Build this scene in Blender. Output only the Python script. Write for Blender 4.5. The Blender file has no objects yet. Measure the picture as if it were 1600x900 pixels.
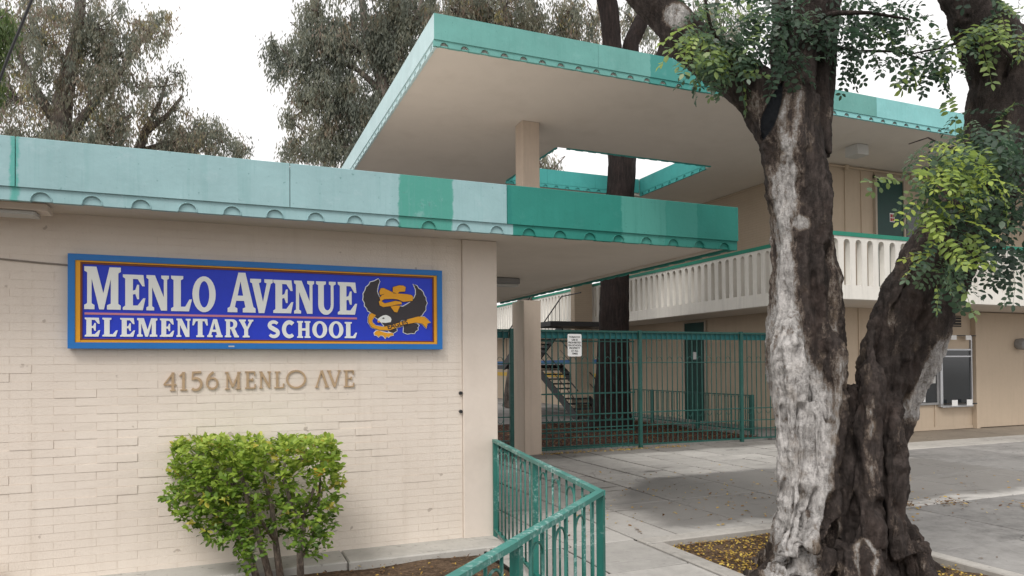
import bpy, bmesh, math, random
import numpy as np
from mathutils import Vector, Matrix
random.seed(7); RNG = np.random.default_rng(7)
SC = bpy.context.scene
COL = SC.collection

# ------------------------------------------------------------------ camera
CF, CYAW, CPITCH, CROLL, CCY, CH = 1098.555, 0.390684, 0.0153963, -0.00709814, 554.1028, 1.8
cF = np.array([math.sin(CYAW)*math.cos(CPITCH), math.cos(CYAW)*math.cos(CPITCH), math.sin(CPITCH)])
_R0 = np.array([math.cos(CYAW), -math.sin(CYAW), 0.0]); _U0 = np.cross(_R0, cF)
cR = _R0*math.cos(CROLL)+_U0*math.sin(CROLL); cU = -_R0*math.sin(CROLL)+_U0*math.cos(CROLL)
cC = np.array([0, 0, CH])
cam = bpy.data.cameras.new('camera'); camo = bpy.data.objects.new('camera', cam); COL.objects.link(camo)
cam.sensor_fit = 'HORIZONTAL'; cam.sensor_width = 36; cam.lens = CF/1600*36
cam.shift_y = (CCY-450)/1600; cam.clip_start = 0.05; cam.clip_end = 3000
camo.matrix_world = Matrix(((cR[0], cU[0], -cF[0], 0), (cR[1], cU[1], -cF[1], 0), (cR[2], cU[2], -cF[2], CH), (0, 0, 0, 1)))
SC.camera = camo
# survey helpers: turn a measured sight line into a point on a known plane
def ray(px, py): return cF+cR*((px-800)/CF)-cU*((py-CCY)/CF)
def onz(px, py, z): r = ray(px, py); return cC+r*((z-CH)/r[2])
def ony(px, py, y): r = ray(px, py); return cC+r*(y/r[1])
def onx(px, py, x): r = ray(px, py); return cC+r*(x/r[0])
def ond(px, py, d): return cC+ray(px, py)*d

# ------------------------------------------------------------------ light
SUN_EL, SUN_AZ = math.radians(52), math.radians(222)   # compass bearing from +Y, clockwise: behind-left of the camera
w = bpy.data.worlds.new('World'); SC.world = w; w.use_nodes = True
nt = w.node_tree; nt.nodes.clear()
sky = nt.nodes.new('ShaderNodeTexSky'); sky.sky_type = 'NISHITA'; sky.sun_disc = False
sky.sun_elevation = SUN_EL; sky.sun_rotation = SUN_AZ; sky.dust_density = 4.0; sky.air_density = 1.0
hs = nt.nodes.new('ShaderNodeHueSaturation'); hs.inputs['Saturation'].default_value = 0.12
mx = nt.nodes.new('ShaderNodeMix'); mx.data_type = 'RGBA'; mx.inputs[0].default_value = 0.85
mx.inputs[7].default_value = (9.3, 9.1, 9.05, 1)       # high overcast veil
bg = nt.nodes.new('ShaderNodeBackground'); bg.inputs['Strength'].default_value = 0.1
wo = nt.nodes.new('ShaderNodeOutputWorld')
nt.links.new(sky.outputs[0], hs.inputs['Color']); nt.links.new(hs.outputs[0], mx.inputs[6])
nt.links.new(mx.outputs[2], bg.inputs['Color']); nt.links.new(bg.outputs[0], wo.inputs['Surface'])
sl = bpy.data.lights.new('sun', 'SUN'); sl.energy = 1.5; sl.angle = math.radians(22); sl.color = (1, .965, .92)
so = bpy.data.objects.new('sun', sl); COL.objects.link(so)
sd = Vector((math.sin(SUN_AZ)*math.cos(SUN_EL), math.cos(SUN_AZ)*math.cos(SUN_EL), math.sin(SUN_EL)))
so.rotation_euler = (-sd).to_track_quat('-Z', 'Y').to_euler(); so.location = sd*40
SC.view_settings.view_transform = 'Standard'; SC.view_settings.look = 'None'
SC.view_settings.exposure = 0.5; SC.view_settings.gamma = 1.0
try: SC.view_settings.use_curve_mapping = False
except Exception: pass

# ------------------------------------------------------------------ helpers: materials
class NB:
    def __init__(s, name):
        s.m = bpy.data.materials.new(name); s.m.use_nodes = True; s.t = s.m.node_tree; s.N = s.t.nodes
        s.N.clear(); s.out = s.N.new('ShaderNodeOutputMaterial')
    def n(s, kind, **kw):
        o = s.N.new('ShaderNode'+kind)
        for k, v in kw.items(): setattr(o, k, v)
        return o
    def l(s, a, b): s.t.links.new(a, b)
    def pos(s):
        if not hasattr(s, '_p'): s._p = s.n('NewGeometry').outputs['Position']
        return s._p
    def xyz(s):
        if not hasattr(s, '_x'):
            s._x = s.n('SeparateXYZ'); s.l(s.pos(), s._x.inputs[0])
        return s._x.outputs
    def noise(s, scale, detail=4, rough=.6, vec=None, stretch=None, out=0):
        o = s.n('TexNoise'); o.inputs['Scale'].default_value = scale; o.inputs['Detail'].default_value = detail
        o.inputs['Roughness'].default_value = rough
        v = vec or s.pos()
        if stretch:
            mp = s.n('Mapping'); mp.inputs['Scale'].default_value = stretch; s.l(v, mp.inputs[0]); v = mp.outputs[0]
        s.l(v, o.inputs['Vector']); return o.outputs[out]
    def ramp(s, f, stops, interp='LINEAR'):
        o = s.n('ValToRGB'); o.color_ramp.interpolation = interp; e = o.color_ramp.elements
        while len(e) < len(stops): e.new(.5)
        for q, (p, c) in zip(e, stops):
            q.position = p; q.color = (c if isinstance(c, (tuple, list)) else (c, c, c))[:3]+(1,) if not isinstance(c, (int, float)) else (c, c, c, 1)
        s.l(f, o.inputs[0]); return o.outputs[0]
    def math(s, op, a, b=None, c=None):
        o = s.n('Math', operation=op)
        for i, v in enumerate((a, b, c)):
            if v is None: continue
            if isinstance(v, (int, float)): o.inputs[i].default_value = v
            else: s.l(v, o.inputs[i])
        return o.outputs[0]
    def mix(s, f, a, b, blend='MIX'):
        o = s.n('Mix', data_type='RGBA', blend_type=blend)
        for i, v in ((0, f), (6, a), (7, b)):
            if isinstance(v, (int, float)): o.inputs[i].default_value = v
            elif isinstance(v, (tuple, list)): o.inputs[i].default_value = tuple(v)[:3]+(1,)
            else: s.l(v, o.inputs[i])
        return o.outputs[2]
    def band(s, v, lo, hi, soft=.01):
        a = s.n('MapRange', interpolation_type='SMOOTHSTEP'); a.inputs[1].default_value = lo-soft; a.inputs[2].default_value = lo+soft
        s.l(v, a.inputs[0])
        b = s.n('MapRange', interpolation_type='SMOOTHSTEP'); b.inputs[1].default_value = hi-soft; b.inputs[2].default_value = hi+soft
        s.l(v, b.inputs[0])
        return s.math('SUBTRACT', a.outputs[0], b.outputs[0])
    def done(s, col, rough=.7, bump=None, bstr=.3, bdist=.01, spec=.3, metal=0.0):
        p = s.n('BsdfPrincipled')
        if isinstance(col, (tuple, list)): p.inputs['Base Color'].default_value = tuple(col)[:3]+(1,)
        else: s.l(col, p.inputs['Base Color'])
        if isinstance(rough, (int, float)): p.inputs['Roughness'].default_value = rough
        else: s.l(rough, p.inputs['Roughness'])
        p.inputs['Specular IOR Level'].default_value = spec; p.inputs['Metallic'].default_value = metal
        if bump is not None:
            b = s.n('Bump'); b.inputs['Strength'].default_value = bstr; b.inputs['Distance'].default_value = bdist
            s.l(bump, b.inputs['Height']); s.l(b.outputs[0], p.inputs['Normal'])
        s.l(p.outputs[0], s.out.inputs[0]); s.p = p
        return s.m
def tone(c, k): return tuple(min(1, v*k) for v in c)
def paint(name, c, var=.12, rough=.55, scale=3.0, bump=40, bstr=.15, spec=.3, streak=None, dirt=None):
    b = NB(name)
    n1 = b.noise(scale, 5, .6); n2 = b.noise(scale*9, 3, .6)
    f = b.math('ADD', b.math('MULTIPLY', n1, .7), b.math('MULTIPLY', n2, .3))
    col = b.ramp(f, [(.3, tone(c, 1-var)), (.7, tone(c, 1+var*.6))])
    if streak:
        st = b.noise(1, 4, .65, stretch=(9, 9, .6)); col = b.mix(b.ramp(st, [(.5, 0.), (.72, streak)]), col, tone(c, .6))
    if dirt:
        dn = b.noise(.9, 6, .7); col = b.mix(b.ramp(dn, [(.52, 0.), (.75, dirt)]), col, (c[0]*.55, c[1]*.52, c[2]*.46))
    return b.done(col, rough, b.noise(bump, 3), bstr, .004, spec)

# ------------------------------------------------------------------ helpers: geometry
ORG = {}                                   # world origin of every parent
class MB:
    def __init__(s): s.v = []; s.f = []
    def add(s, vs, fs):
        k = len(s.v); s.v += [tuple(map(float, p)) for p in vs]; s.f += [tuple(i+k for i in q) for q in fs]; return s
    def box(s, a, b):
        x0, y0, z0 = a; x1, y1, z1 = b
        return s.add([(x0, y0, z0), (x1, y0, z0), (x1, y1, z0), (x0, y1, z0), (x0, y0, z1), (x1, y0, z1), (x1, y1, z1), (x0, y1, z1)],
                     [(0, 3, 2, 1), (4, 5, 6, 7), (0, 1, 5, 4), (1, 2, 6, 5), (2, 3, 7, 6), (3, 0, 4, 7)])
    def cbox(s, a, b, c=.004):                # box with chamfered vertical and top edges
        x0, y0, z0 = a; x1, y1, z1 = b
        vs = []; 
        for z, i in ((z0, 0), (z1-c, 0), (z1, c)):
            for (x, y) in ((x0+c+i, y0+i), (x1-c-i, y0+i), (x1-i, y0+c+i), (x1-i, y1-c-i), (x1-c-i, y1-i), (x0+c+i, y1-i), (x0+i, y1-c-i), (x0+i, y0+c+i)): vs.append((x, y, z))
        fs = [tuple(range(7, -1, -1)), tuple(range(16, 24))]
        for r in (0, 8):
            for i in range(8): j = (i+1) % 8; fs.append((r+i, r+j, r+8+j, r+8+i))
        return s.add(vs, fs)
    def bar(s, p, q, wd, ht, up=(0, 0, 1)):
        p = np.array(p, float); q = np.array(q, float); d = q-p; d /= np.linalg.norm(d)
        u = np.array(up, float); r = np.cross(d, u)
        if np.linalg.norm(r) < 1e-4: r = np.cross(d, (0, 1, 0))
        r /= np.linalg.norm(r); u = np.cross(r, d); r = r*wd/2; u = u*ht/2
        return s.add([p-r-u, p+r-u, p+r+u, p-r+u, q-r-u, q+r-u, q+r+u, q-r+u], [(0, 1, 2, 3), (7, 6, 5, 4), (0, 4, 5, 1), (1, 5, 6, 2), (2, 6, 7, 3), (3, 7, 4, 0)])
    def tube(s, pts, rad, seg=8, caps=True):
        pts = [np.array(p, float) for p in pts]; n = len(pts)
        if isinstance(rad, (int, float)): rad = [rad]*n
        ref = np.array((0.13, .97, .21)); rings = []
        for i, p in enumerate(pts):
            d = pts[min(i+1, n-1)]-pts[max(i-1, 0)]; d /= (np.linalg.norm(d)+1e-9)
            a = ref-d*(ref@d)
            if np.linalg.norm(a) < .05: a = np.array((1., 0, 0))-d*d[0]
            a /= np.linalg.norm(a); ref = a; b = np.cross(d, a)
            rings.append([p+(a*math.cos(t)+b*math.sin(t))*rad[i] for t in [2*math.pi*k/seg for k in range(seg)]])
        vs = [v for r in rings for v in r]; fs = []
        for i in range(n-1):
            for k in range(seg): j = (k+1) % seg; fs.append((i*seg+k, i*seg+j, (i+1)*seg+j, (i+1)*seg+k))
        if caps: fs += [tuple(range(seg-1, -1, -1)), tuple(range((n-1)*seg, n*seg))]
        return s.add(vs, fs)
    def prism(s, poly, o, ex, ey, en):        # polygon in the (ex,ey) plane at o, thickness vector en
        o, ex, ey, en = [np.array(t, float) for t in (o, ex, ey, en)]; n = len(poly)
        vs = [o+ex*x+ey*y for x, y in poly]+[o+ex*x+ey*y+en for x, y in poly]
        fs = [tuple(range(n)), tuple(range(2*n-1, n-1, -1))]+[(i, n+i, n+(i+1) % n, (i+1) % n) for i in range(n)]
        return s.add(vs, fs)
    def mesh(s, name, off=(0, 0, 0), smooth=False):
        me = bpy.data.meshes.new(name); o = np.array(off)
        me.from_pydata([tuple(np.array(p)-o) for p in s.v], [], s.f); me.update()
        bm = bmesh.new(); bm.from_mesh(me); bmesh.ops.recalc_face_normals(bm, faces=bm.faces); bm.to_mesh(me); bm.free()
        if smooth: me.shade_smooth()
        return me
def tag(o, label=None, cat=None, group=None, kind=None):
    for k, v in (('label', label), ('category', cat), ('group', group), ('kind', kind)):
        if v: o[k] = v
    return o
def thing(name, loc, label, cat, group=None):
    o = bpy.data.objects.new(name, None); COL.objects.link(o); o.location = loc; o.empty_display_size = .2
    ORG[o.name] = np.array(loc, float); return tag(o, label, cat, group)
def put(name, me, mat, parent=None, loc=None, kind=None):
    """link a mesh whose vertices are already relative to loc (world) or to the parent's origin"""
    if mat is not None:
        me.materials.clear()
        for m in (mat if isinstance(mat, (list, tuple)) else [mat]): me.materials.append(m)
    o = bpy.data.objects.new(name, me); COL.objects.link(o)
    po = ORG[parent.name] if parent is not None else np.zeros(3)
    wl = po if loc is None else np.array(loc, float)
    if parent is not None: o.parent = parent
    o.location = tuple(wl-po); ORG[o.name] = wl
    if kind: o['kind'] = kind
    return o
def part(name, mb, mat, parent=None, smooth=False, kind=None, label=None):
    off = ORG[parent.name] if parent is not None else np.zeros(3)
    o = put(name, mb.mesh(name, off, smooth), mat, parent, None, kind)
    if label: o['label'] = label
    return o
def single(name, mb, mat, loc, label, cat, group=None, smooth=False):
    o = put(name, mb.mesh(name, loc, smooth), mat, None, loc); return tag(o, label, cat, group)
def piece(name, me, parent, loc, rot=None, scale=None):
    o = bpy.data.objects.new(name, me); COL.objects.link(o); o.parent = parent
    o.location = tuple(np.array(loc, float)-ORG[parent.name])
    if rot is not None: o.rotation_euler = rot
    if scale is not None: o.scale = scale
    return o
def fast_mesh(name, V, k, attrs=None):
    """V: (n*k,3) vertices, every k of them one face"""
    n = len(V)//k; me = bpy.data.meshes.new(name)
    me.vertices.add(n*k); me.vertices.foreach_set('co', np.ascontiguousarray(V, dtype=np.float32).ravel())
    me.loops.add(n*k); me.loops.foreach_set('vertex_index', np.arange(n*k, dtype=np.int32))
    me.polygons.add(n); me.polygons.foreach_set('loop_start', np.arange(0, n*k, k, dtype=np.int32))
    for nm, a in (attrs or {}).items():
        at = me.attributes.new(nm, 'FLOAT', 'POINT'); at.data.foreach_set('value', np.ascontiguousarray(a, dtype=np.float32))
    me.update(calc_edges=True); return me
def curve_mesh(name, splines, depth):
    """filled outline(s) in x,y -> solid slab, centred on z=0"""
    cu = bpy.data.curves.new(name, 'CURVE'); cu.dimensions = '2D'; cu.fill_mode = 'BOTH'; cu.extrude = depth/2
    for sp in splines:
        s = cu.splines.new('POLY'); s.points.add(len(sp)-1); s.use_cyclic_u = True
        for q, (x, y) in zip(s.points, sp): q.co = (x, y, 0, 1)
    ob = bpy.data.objects.new('tmp', cu); me = bpy.data.meshes.new_from_object(ob); bpy.data.objects.remove(ob); bpy.data.curves.remove(cu)
    me.name = name; return me
def text_mesh(txt, size, depth, align='CENTER', spacing=1.0, bold=0.0):
    cu = bpy.data.curves.new('t', 'FONT'); cu.body = txt; cu.size = size; cu.extrude = depth/2; cu.align_x = align; cu.align_y = 'CENTER'; cu.space_line = spacing; cu.offset = bold
    ob = bpy.data.objects.new('tmp', cu); me = bpy.data.meshes.new_from_object(ob); bpy.data.objects.remove(ob); bpy.data.curves.remove(cu); return me
def upright(me):                              # x,y sheet -> standing sheet facing -Y
    me.transform(Matrix.Rotation(math.pi/2, 4, 'X')); return me
def _hash(ix, iy, iz):
    h = (ix*374761393+iy*668265263+iz*2147483647) & 0x7fffffff
    h = ((h ^ (h >> 13))*1274126177) & 0x7fffffff
    return ((h ^ (h >> 16)) & 0xffff)/65535.0
def vnoise(P):
    P = np.asarray(P, float); i = np.floor(P).astype(np.int64); f = P-i; f = f*f*(3-2*f); r = 0
    for a in (0, 1):
        for b in (0, 1):
            for c in (0, 1):
                wgt = (f[:, 0] if a else 1-f[:, 0])*(f[:, 1] if b else 1-f[:, 1])*(f[:, 2] if c else 1-f[:, 2])
                r = r+wgt*_hash(i[:, 0]+a, i[:, 1]+b, i[:, 2]+c)
    return r
def fbm(P, o=4):
    r = 0; a = .5; P = np.asarray(P, float)
    for k in range(o): r = r+a*vnoise(P*2**k+k*17.3); a *= .5
    return r
def norm(a): return a/(np.linalg.norm(a, axis=-1, keepdims=True)+1e-9)

# ------------------------------------------------------------------ materials
def fascia_paint(name, c, patches=()):
    b = NB(name); x = b.math('ADD', b.xyz()[0], b.math('MULTIPLY', b.math('SUBTRACT', b.noise(7, 4, .65), .5), .09))
    n1 = b.noise(2.2, 5, .65); st = b.noise(1, 5, .7, stretch=(14, 14, .5))
    col = b.ramp(n1, [(.3, tone(c, .90)), (.7, tone(c, 1.06))])
    for (x0, x1, pc) in patches: col = b.mix(b.band(x, x0, x1), col, pc)
    col = b.mix(b.ramp(st, [(.52, 0.), (.8, .35)]), col, (c[0]*.5, c[1]*.72, c[2]*.68))
    st2 = b.noise(1, 5, .75, stretch=(30, 30, 1.1)); col = b.mix(b.ramp(st2, [(.56, 0.), (.74, .5)]), col, (c[0]*.62, c[1]*.76, c[2]*.74))
    bl = b.noise(5, 7, .75); col = b.mix(b.ramp(bl, [(.55, 0.), (.70, .4)]), col, (min(1, c[0]*1.25+.03), min(1, c[1]*1.1+.02), min(1, c[2]*1.1+.03)))
    sp = b.noise(26, 2, .5); col = b.mix(b.ramp(sp, [(.70, 0.), (.76, .6)]), col, (c[0]*.40, c[1]*.5, c[2]*.48))
    return b.done(col, .6, b.math('ADD', b.noise(30, 3), b.math('MULTIPLY', b.noise(2.5, 3), 5)), .25, .006, .3)
PALE = (.29, .455, .475); DEEP = (.026, .225, .185); MIDT = (.09, .34, .285); UPT = (.135, .345, .315); UPD = (.05, .25, .225)
M = {}
M['fascia_pale'] = fascia_paint('faded_teal', PALE, [(1.47, 1.97, (.075, .31, .255)), (-1.45, -1.40, (.10, .36, .32))])
M['fascia_deep'] = fascia_paint('deep_teal', DEEP, [(3.78, 4.32, (.075, .30, .255)), (4.32, 4.72, (.05, .27, .225)), (2.45, 2.56, (.02, .2, .17))])
M['fascia_up'] = fascia_paint('upper_teal', UPT, [(6.9, 9.6, UPD)])
M['fascia_uppale'] = fascia_paint('upper_pale', (.235, .53, .53))
M['fascia_side'] = fascia_paint('side_pale', (.50, .66, .68))
M['fascia_in'] = fascia_paint('inner_teal', (.06, .34, .32))
M['teal_rail'] = None
def railpaint(name, c, chips):
    b = NB(name); n = b.noise(5, 5, .65); col = b.ramp(n, [(.3, tone(c, .8)), (.7, tone(c, 1.15))])
    ch = b.noise(38, 4, .7); wv = b.noise(3.5, 3, .6)
    k = b.math('MULTIPLY', b.ramp(ch, [(.5, 0.), (.62, 1.)]), b.ramp(wv, [(.48, 0.), (.62, chips)]))
    col = b.mix(k, col, (.45, .58, .56)); return b.done(col, .45, b.noise(60, 3), .2, .003, .4)
M['rail'] = railpaint('rail_paint', (.018, .138, .112), .45)
M['railtop'] = railpaint('worn_rail_paint', (.045, .20, .17), 1.0)
M['fence'] = railpaint('fence_paint', (.008, .074, .060), .08)
M['band'] = paint('header_paint', (.014, .115, .12), .1)
M['cap'] = paint('balcony_cap_paint', (.02, .225, .15), .15)
M['brick'] = None
def brickpaint():
    b = NB('cream_brick_paint'); c = (.735, .66, .58)
    n = b.noise(1.3, 6, .65); g = b.noise(30, 4, .6)
    col = b.ramp(n, [(.3, (.69, .61, .53)), (.6, c), (.8, (.755, .69, .615))])
    col = b.mix(b.ramp(g, [(.62, 0.), (.78, .35)]), col, (.52, .44, .37))
    z = b.xyz()[2]
    spk = b.noise(9, 2, .5); col = b.mix(b.ramp(spk, [(.735, 0.), (.76, .6)]), col, (.35, .29, .24))
    st = b.noise(1, 4, .7, stretch=(7, 7, .35)); col = b.mix(b.ramp(st, [(.55, 0.), (.8, .28)]), col, (.50, .415, .33))
    return b.done(col, .75, b.noise(55, 4, .65), .45, .006, .25)
M['brick'] = brickpaint()
M['pillar'] = paint('cream_plaster', (.70, .62, .545), .06, .75, 1.5, 45, .2, dirt=.2)
M['column'] = paint('tan_plaster', (.52, .43, .35), .07, .75, 1.5, 45, .2, streak=.25)
M['soffit'] = paint('soffit_plaster', (.64, .585, .52), .08, .85, .8, 60, .3, dirt=.22)
M['soffit_up'] = paint('upper_soffit_plaster', (.66, .61, .55), .06, .85, .35, 60, .3, dirt=.18)
M['wing'] = paint('tan_wall', (.50, .405, .305), .06, .8, 1.2, 40, .2, streak=.15)
def wingbrick():
    b = NB('tan_brick_wall'); br = b.n('TexBrick'); mp = b.n('Mapping'); mp.inputs['Rotation'].default_value = (math.pi/2, 0, math.pi/2)
    cx = b.n('CombineXYZ'); X = b.xyz(); b.l(b.math('ADD', X[1], X[0]), cx.inputs[0]); b.l(X[2], cx.inputs[1]); b.l(cx.outputs[0], br.inputs['Vector'])
    br.inputs['Scale'].default_value = 1; br.inputs['Brick Width'].default_value = .31; br.inputs['Row Height'].default_value = .0705; br.inputs['Mortar Size'].default_value = .006
    br.inputs['Color1'].default_value = (.47, .375, .285, 1); br.inputs['Color2'].default_value = (.44, .35, .265, 1); br.inputs['Mortar'].default_value = (.36, .28, .21, 1)
    inv = b.math('SUBTRACT', 1.0, br.outputs['Fac']); return b.done(b.mix(b.noise(1.1, 5, .6), br.outputs['Color'], (.5, .41, .315)), .8, inv, .5, .008, .2)
M['wingbrick'] = wingbrick()
M['balcony'] = paint('balcony_white', (.70, .675, .62), .08, .7, 1.6, 50, .2, streak=.35)
M['door'] = paint('door_green', (.008, .05, .042), .2, .4, 3)
M['doorfr'] = paint('door_frame', (.42, .36, .29), .1)
M['glass'] = NB('window_glass').done((.02, .024, .028), .12, spec=.6)
M['alu'] = NB('aluminium').done((.55, .56, .58), .35, metal=.6)
M['white'] = paint('white_paint', (.8, .8, .79), .05, .5)
M['grey'] = paint('grey_metal', (.28, .28, .28), .15, .5)
M['dark'] = paint('dark_metal', (.03, .03, .032), .2, .5)
M['bronze'] = paint('bronze_letter', (.45, .32, .195), .2, .45, 8, 60, .2, .4)
M['lamp'] = paint('lamp_lens', (.52, .52, .50), .08, .5)
M['sgn_blue'] = paint('sign_frame_blue', (.018, .17, .50), .08, .4, 3)
M['sgn_field'] = paint('sign_field_blue', (.020, .050, .60), .10, .45, 4)
M['sgn_gold'] = paint('sign_gold', (.80, .37, .02), .08, .45)
M['sgn_maroon'] = paint('sign_maroon', (.19, .055, .03), .1, .5)
M['sgn_pink'] = paint('sign_pink_rule', (.62, .24, .32), .08, .5)
M['sgn_white'] = paint('sign_letter_white', (.86, .89, .87), .03, .45)
M['eagle'] = paint('emblem_charcoal', (.048, .042, .048), .1, .5)
M['black'] = paint('print_black', (.015, .015, .015), .1, .5)
M['red'] = paint('print_red', (.4, .04, .04), .1, .5)
M['blue_stripe'] = paint('stripe_blue', (.03, .14, .36), .1)
M['gold_stripe'] = paint('stripe_gold', (.60, .38, .04), .1)
M['rope'] = paint('cable_grey', (.25, .22, .19), .1)
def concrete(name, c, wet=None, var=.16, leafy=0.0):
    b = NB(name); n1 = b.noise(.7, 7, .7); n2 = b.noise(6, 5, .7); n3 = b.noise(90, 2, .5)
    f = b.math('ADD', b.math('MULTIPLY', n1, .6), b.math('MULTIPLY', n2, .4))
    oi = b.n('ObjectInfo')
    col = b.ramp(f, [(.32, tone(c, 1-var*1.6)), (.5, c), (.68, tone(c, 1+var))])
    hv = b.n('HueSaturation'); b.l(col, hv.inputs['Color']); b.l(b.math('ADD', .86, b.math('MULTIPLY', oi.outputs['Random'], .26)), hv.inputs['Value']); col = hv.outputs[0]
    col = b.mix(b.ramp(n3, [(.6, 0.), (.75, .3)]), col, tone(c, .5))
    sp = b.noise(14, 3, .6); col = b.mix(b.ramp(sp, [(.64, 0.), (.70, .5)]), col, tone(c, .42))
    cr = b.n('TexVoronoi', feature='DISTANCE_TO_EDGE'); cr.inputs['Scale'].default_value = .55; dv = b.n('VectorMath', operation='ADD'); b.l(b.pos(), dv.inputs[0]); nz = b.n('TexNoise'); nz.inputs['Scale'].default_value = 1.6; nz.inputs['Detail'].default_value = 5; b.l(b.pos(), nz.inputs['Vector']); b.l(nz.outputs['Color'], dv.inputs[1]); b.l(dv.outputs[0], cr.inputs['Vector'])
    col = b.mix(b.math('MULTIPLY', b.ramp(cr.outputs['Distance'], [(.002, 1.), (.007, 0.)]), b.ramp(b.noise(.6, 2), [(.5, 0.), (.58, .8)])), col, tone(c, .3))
    rough = .8
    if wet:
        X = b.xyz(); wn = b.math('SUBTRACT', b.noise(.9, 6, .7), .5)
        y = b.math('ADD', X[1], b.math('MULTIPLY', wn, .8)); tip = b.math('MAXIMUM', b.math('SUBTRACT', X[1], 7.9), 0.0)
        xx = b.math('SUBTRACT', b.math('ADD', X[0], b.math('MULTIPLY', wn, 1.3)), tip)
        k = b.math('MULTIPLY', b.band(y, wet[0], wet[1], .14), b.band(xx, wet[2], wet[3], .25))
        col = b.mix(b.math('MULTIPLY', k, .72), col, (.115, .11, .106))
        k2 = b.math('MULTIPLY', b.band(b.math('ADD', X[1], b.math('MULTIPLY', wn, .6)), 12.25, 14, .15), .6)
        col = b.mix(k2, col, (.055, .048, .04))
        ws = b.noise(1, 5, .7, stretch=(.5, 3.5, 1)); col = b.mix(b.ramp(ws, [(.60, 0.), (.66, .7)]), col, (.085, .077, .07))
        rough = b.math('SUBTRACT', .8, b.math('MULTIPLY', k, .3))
    return b.done(col, rough, b.math('ADD', n3, b.math('MULTIPLY', n2, 2)), .25, .004, .3)
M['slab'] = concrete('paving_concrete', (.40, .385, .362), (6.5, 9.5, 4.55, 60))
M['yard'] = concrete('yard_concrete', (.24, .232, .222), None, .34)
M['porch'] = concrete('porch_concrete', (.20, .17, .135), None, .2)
M['kerb'] = concrete('kerb_concrete', (.37, .352, .325), None, .26)
M['foot'] = concrete('footing_concrete', (.40, .385, .355), None, .14)
M['base'] = concrete('base_concrete', (.19, .182, .17), None)
def soil(name, a, bcol, sc=22):
    b = NB(name); n = b.noise(sc, 6, .75); n2 = b.noise(2.0, 4, .6)
    col = b.ramp(n, [(.34, a), (.52, bcol), (.66, tone(bcol, 1.7))]); col = b.mix(b.ramp(n2, [(.5, 0.), (.7, .5)]), col, tone(bcol, 1.7))
    return b.done(col, .95, n, 1.0, .03, .1)
M['joint'] = soil('joint_dirt', (.012, .010, .009), (.03, .027, .023), 30)
M['soil'] = soil('soil', (.045, .03, .02), (.12, .082, .055))
M['mulch'] = soil('mulch', (.02, .012, .01), (.07, .04, .032), 30)
def leafmat(name, stops, transl=.3, rough=.45, spec=.4):
    b = NB(name); at = b.n('Attribute', attribute_name='tint'); oi = b.n('ObjectInfo')
    f = b.math('ADD', at.outputs['Fac'], b.math('MULTIPLY', b.math('SUBTRACT', oi.outputs['Random'], .5), .12))
    col = b.ramp(f, stops)
    b.done(col, rough, spec=spec)
    tr = b.n('BsdfTranslucent'); hv = b.n('HueSaturation'); hv.inputs['Value'].default_value = 1.5; b.l(col, hv.inputs['Color']); b.l(hv.outputs[0], tr.inputs['Color'])
    ms = b.n('MixShader'); ms.inputs[0].default_value = transl
    b.l(b.p.outputs[0], ms.inputs[1]); b.l(tr.outputs[0], ms.inputs[2]); b.l(ms.outputs[0], b.out.inputs[0]); return b.m
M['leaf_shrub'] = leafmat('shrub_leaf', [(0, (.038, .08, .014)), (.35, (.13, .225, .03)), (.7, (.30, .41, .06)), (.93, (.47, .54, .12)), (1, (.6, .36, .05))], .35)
M['leaf_carob'] = leafmat('pinnate_leaf', [(0, (.018, .04, .024)), (.3, (.055, .10, .062)), (.55, (.12, .185, .10)), (.8, (.27, .36, .08)), (1, (.42, .50, .10))], .42, .38, .5)
M['leaf_gum'] = leafmat('gum_leaf', [(0, (.11, .125, .105)), (.35, (.215, .235, .195)), (.6, (.29, .29, .22)), (.8, (.29, .22, .185)), (1, (.40, .37, .17))], .55, .5)
M['leaf_green'] = leafmat('green_leaf', [(0, (.03, .05, .02)), (.5, (.09, .14, .045)), (1, (.18, .23, .08))], .35, .5)
M['leaf_dry'] = leafmat('fallen_leaf', [(0, (.10, .05, .025)), (.35, (.24, .13, .04)), (.65, (.48, .31, .05)), (1, (.62, .47, .10))], .15, .6)
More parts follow.
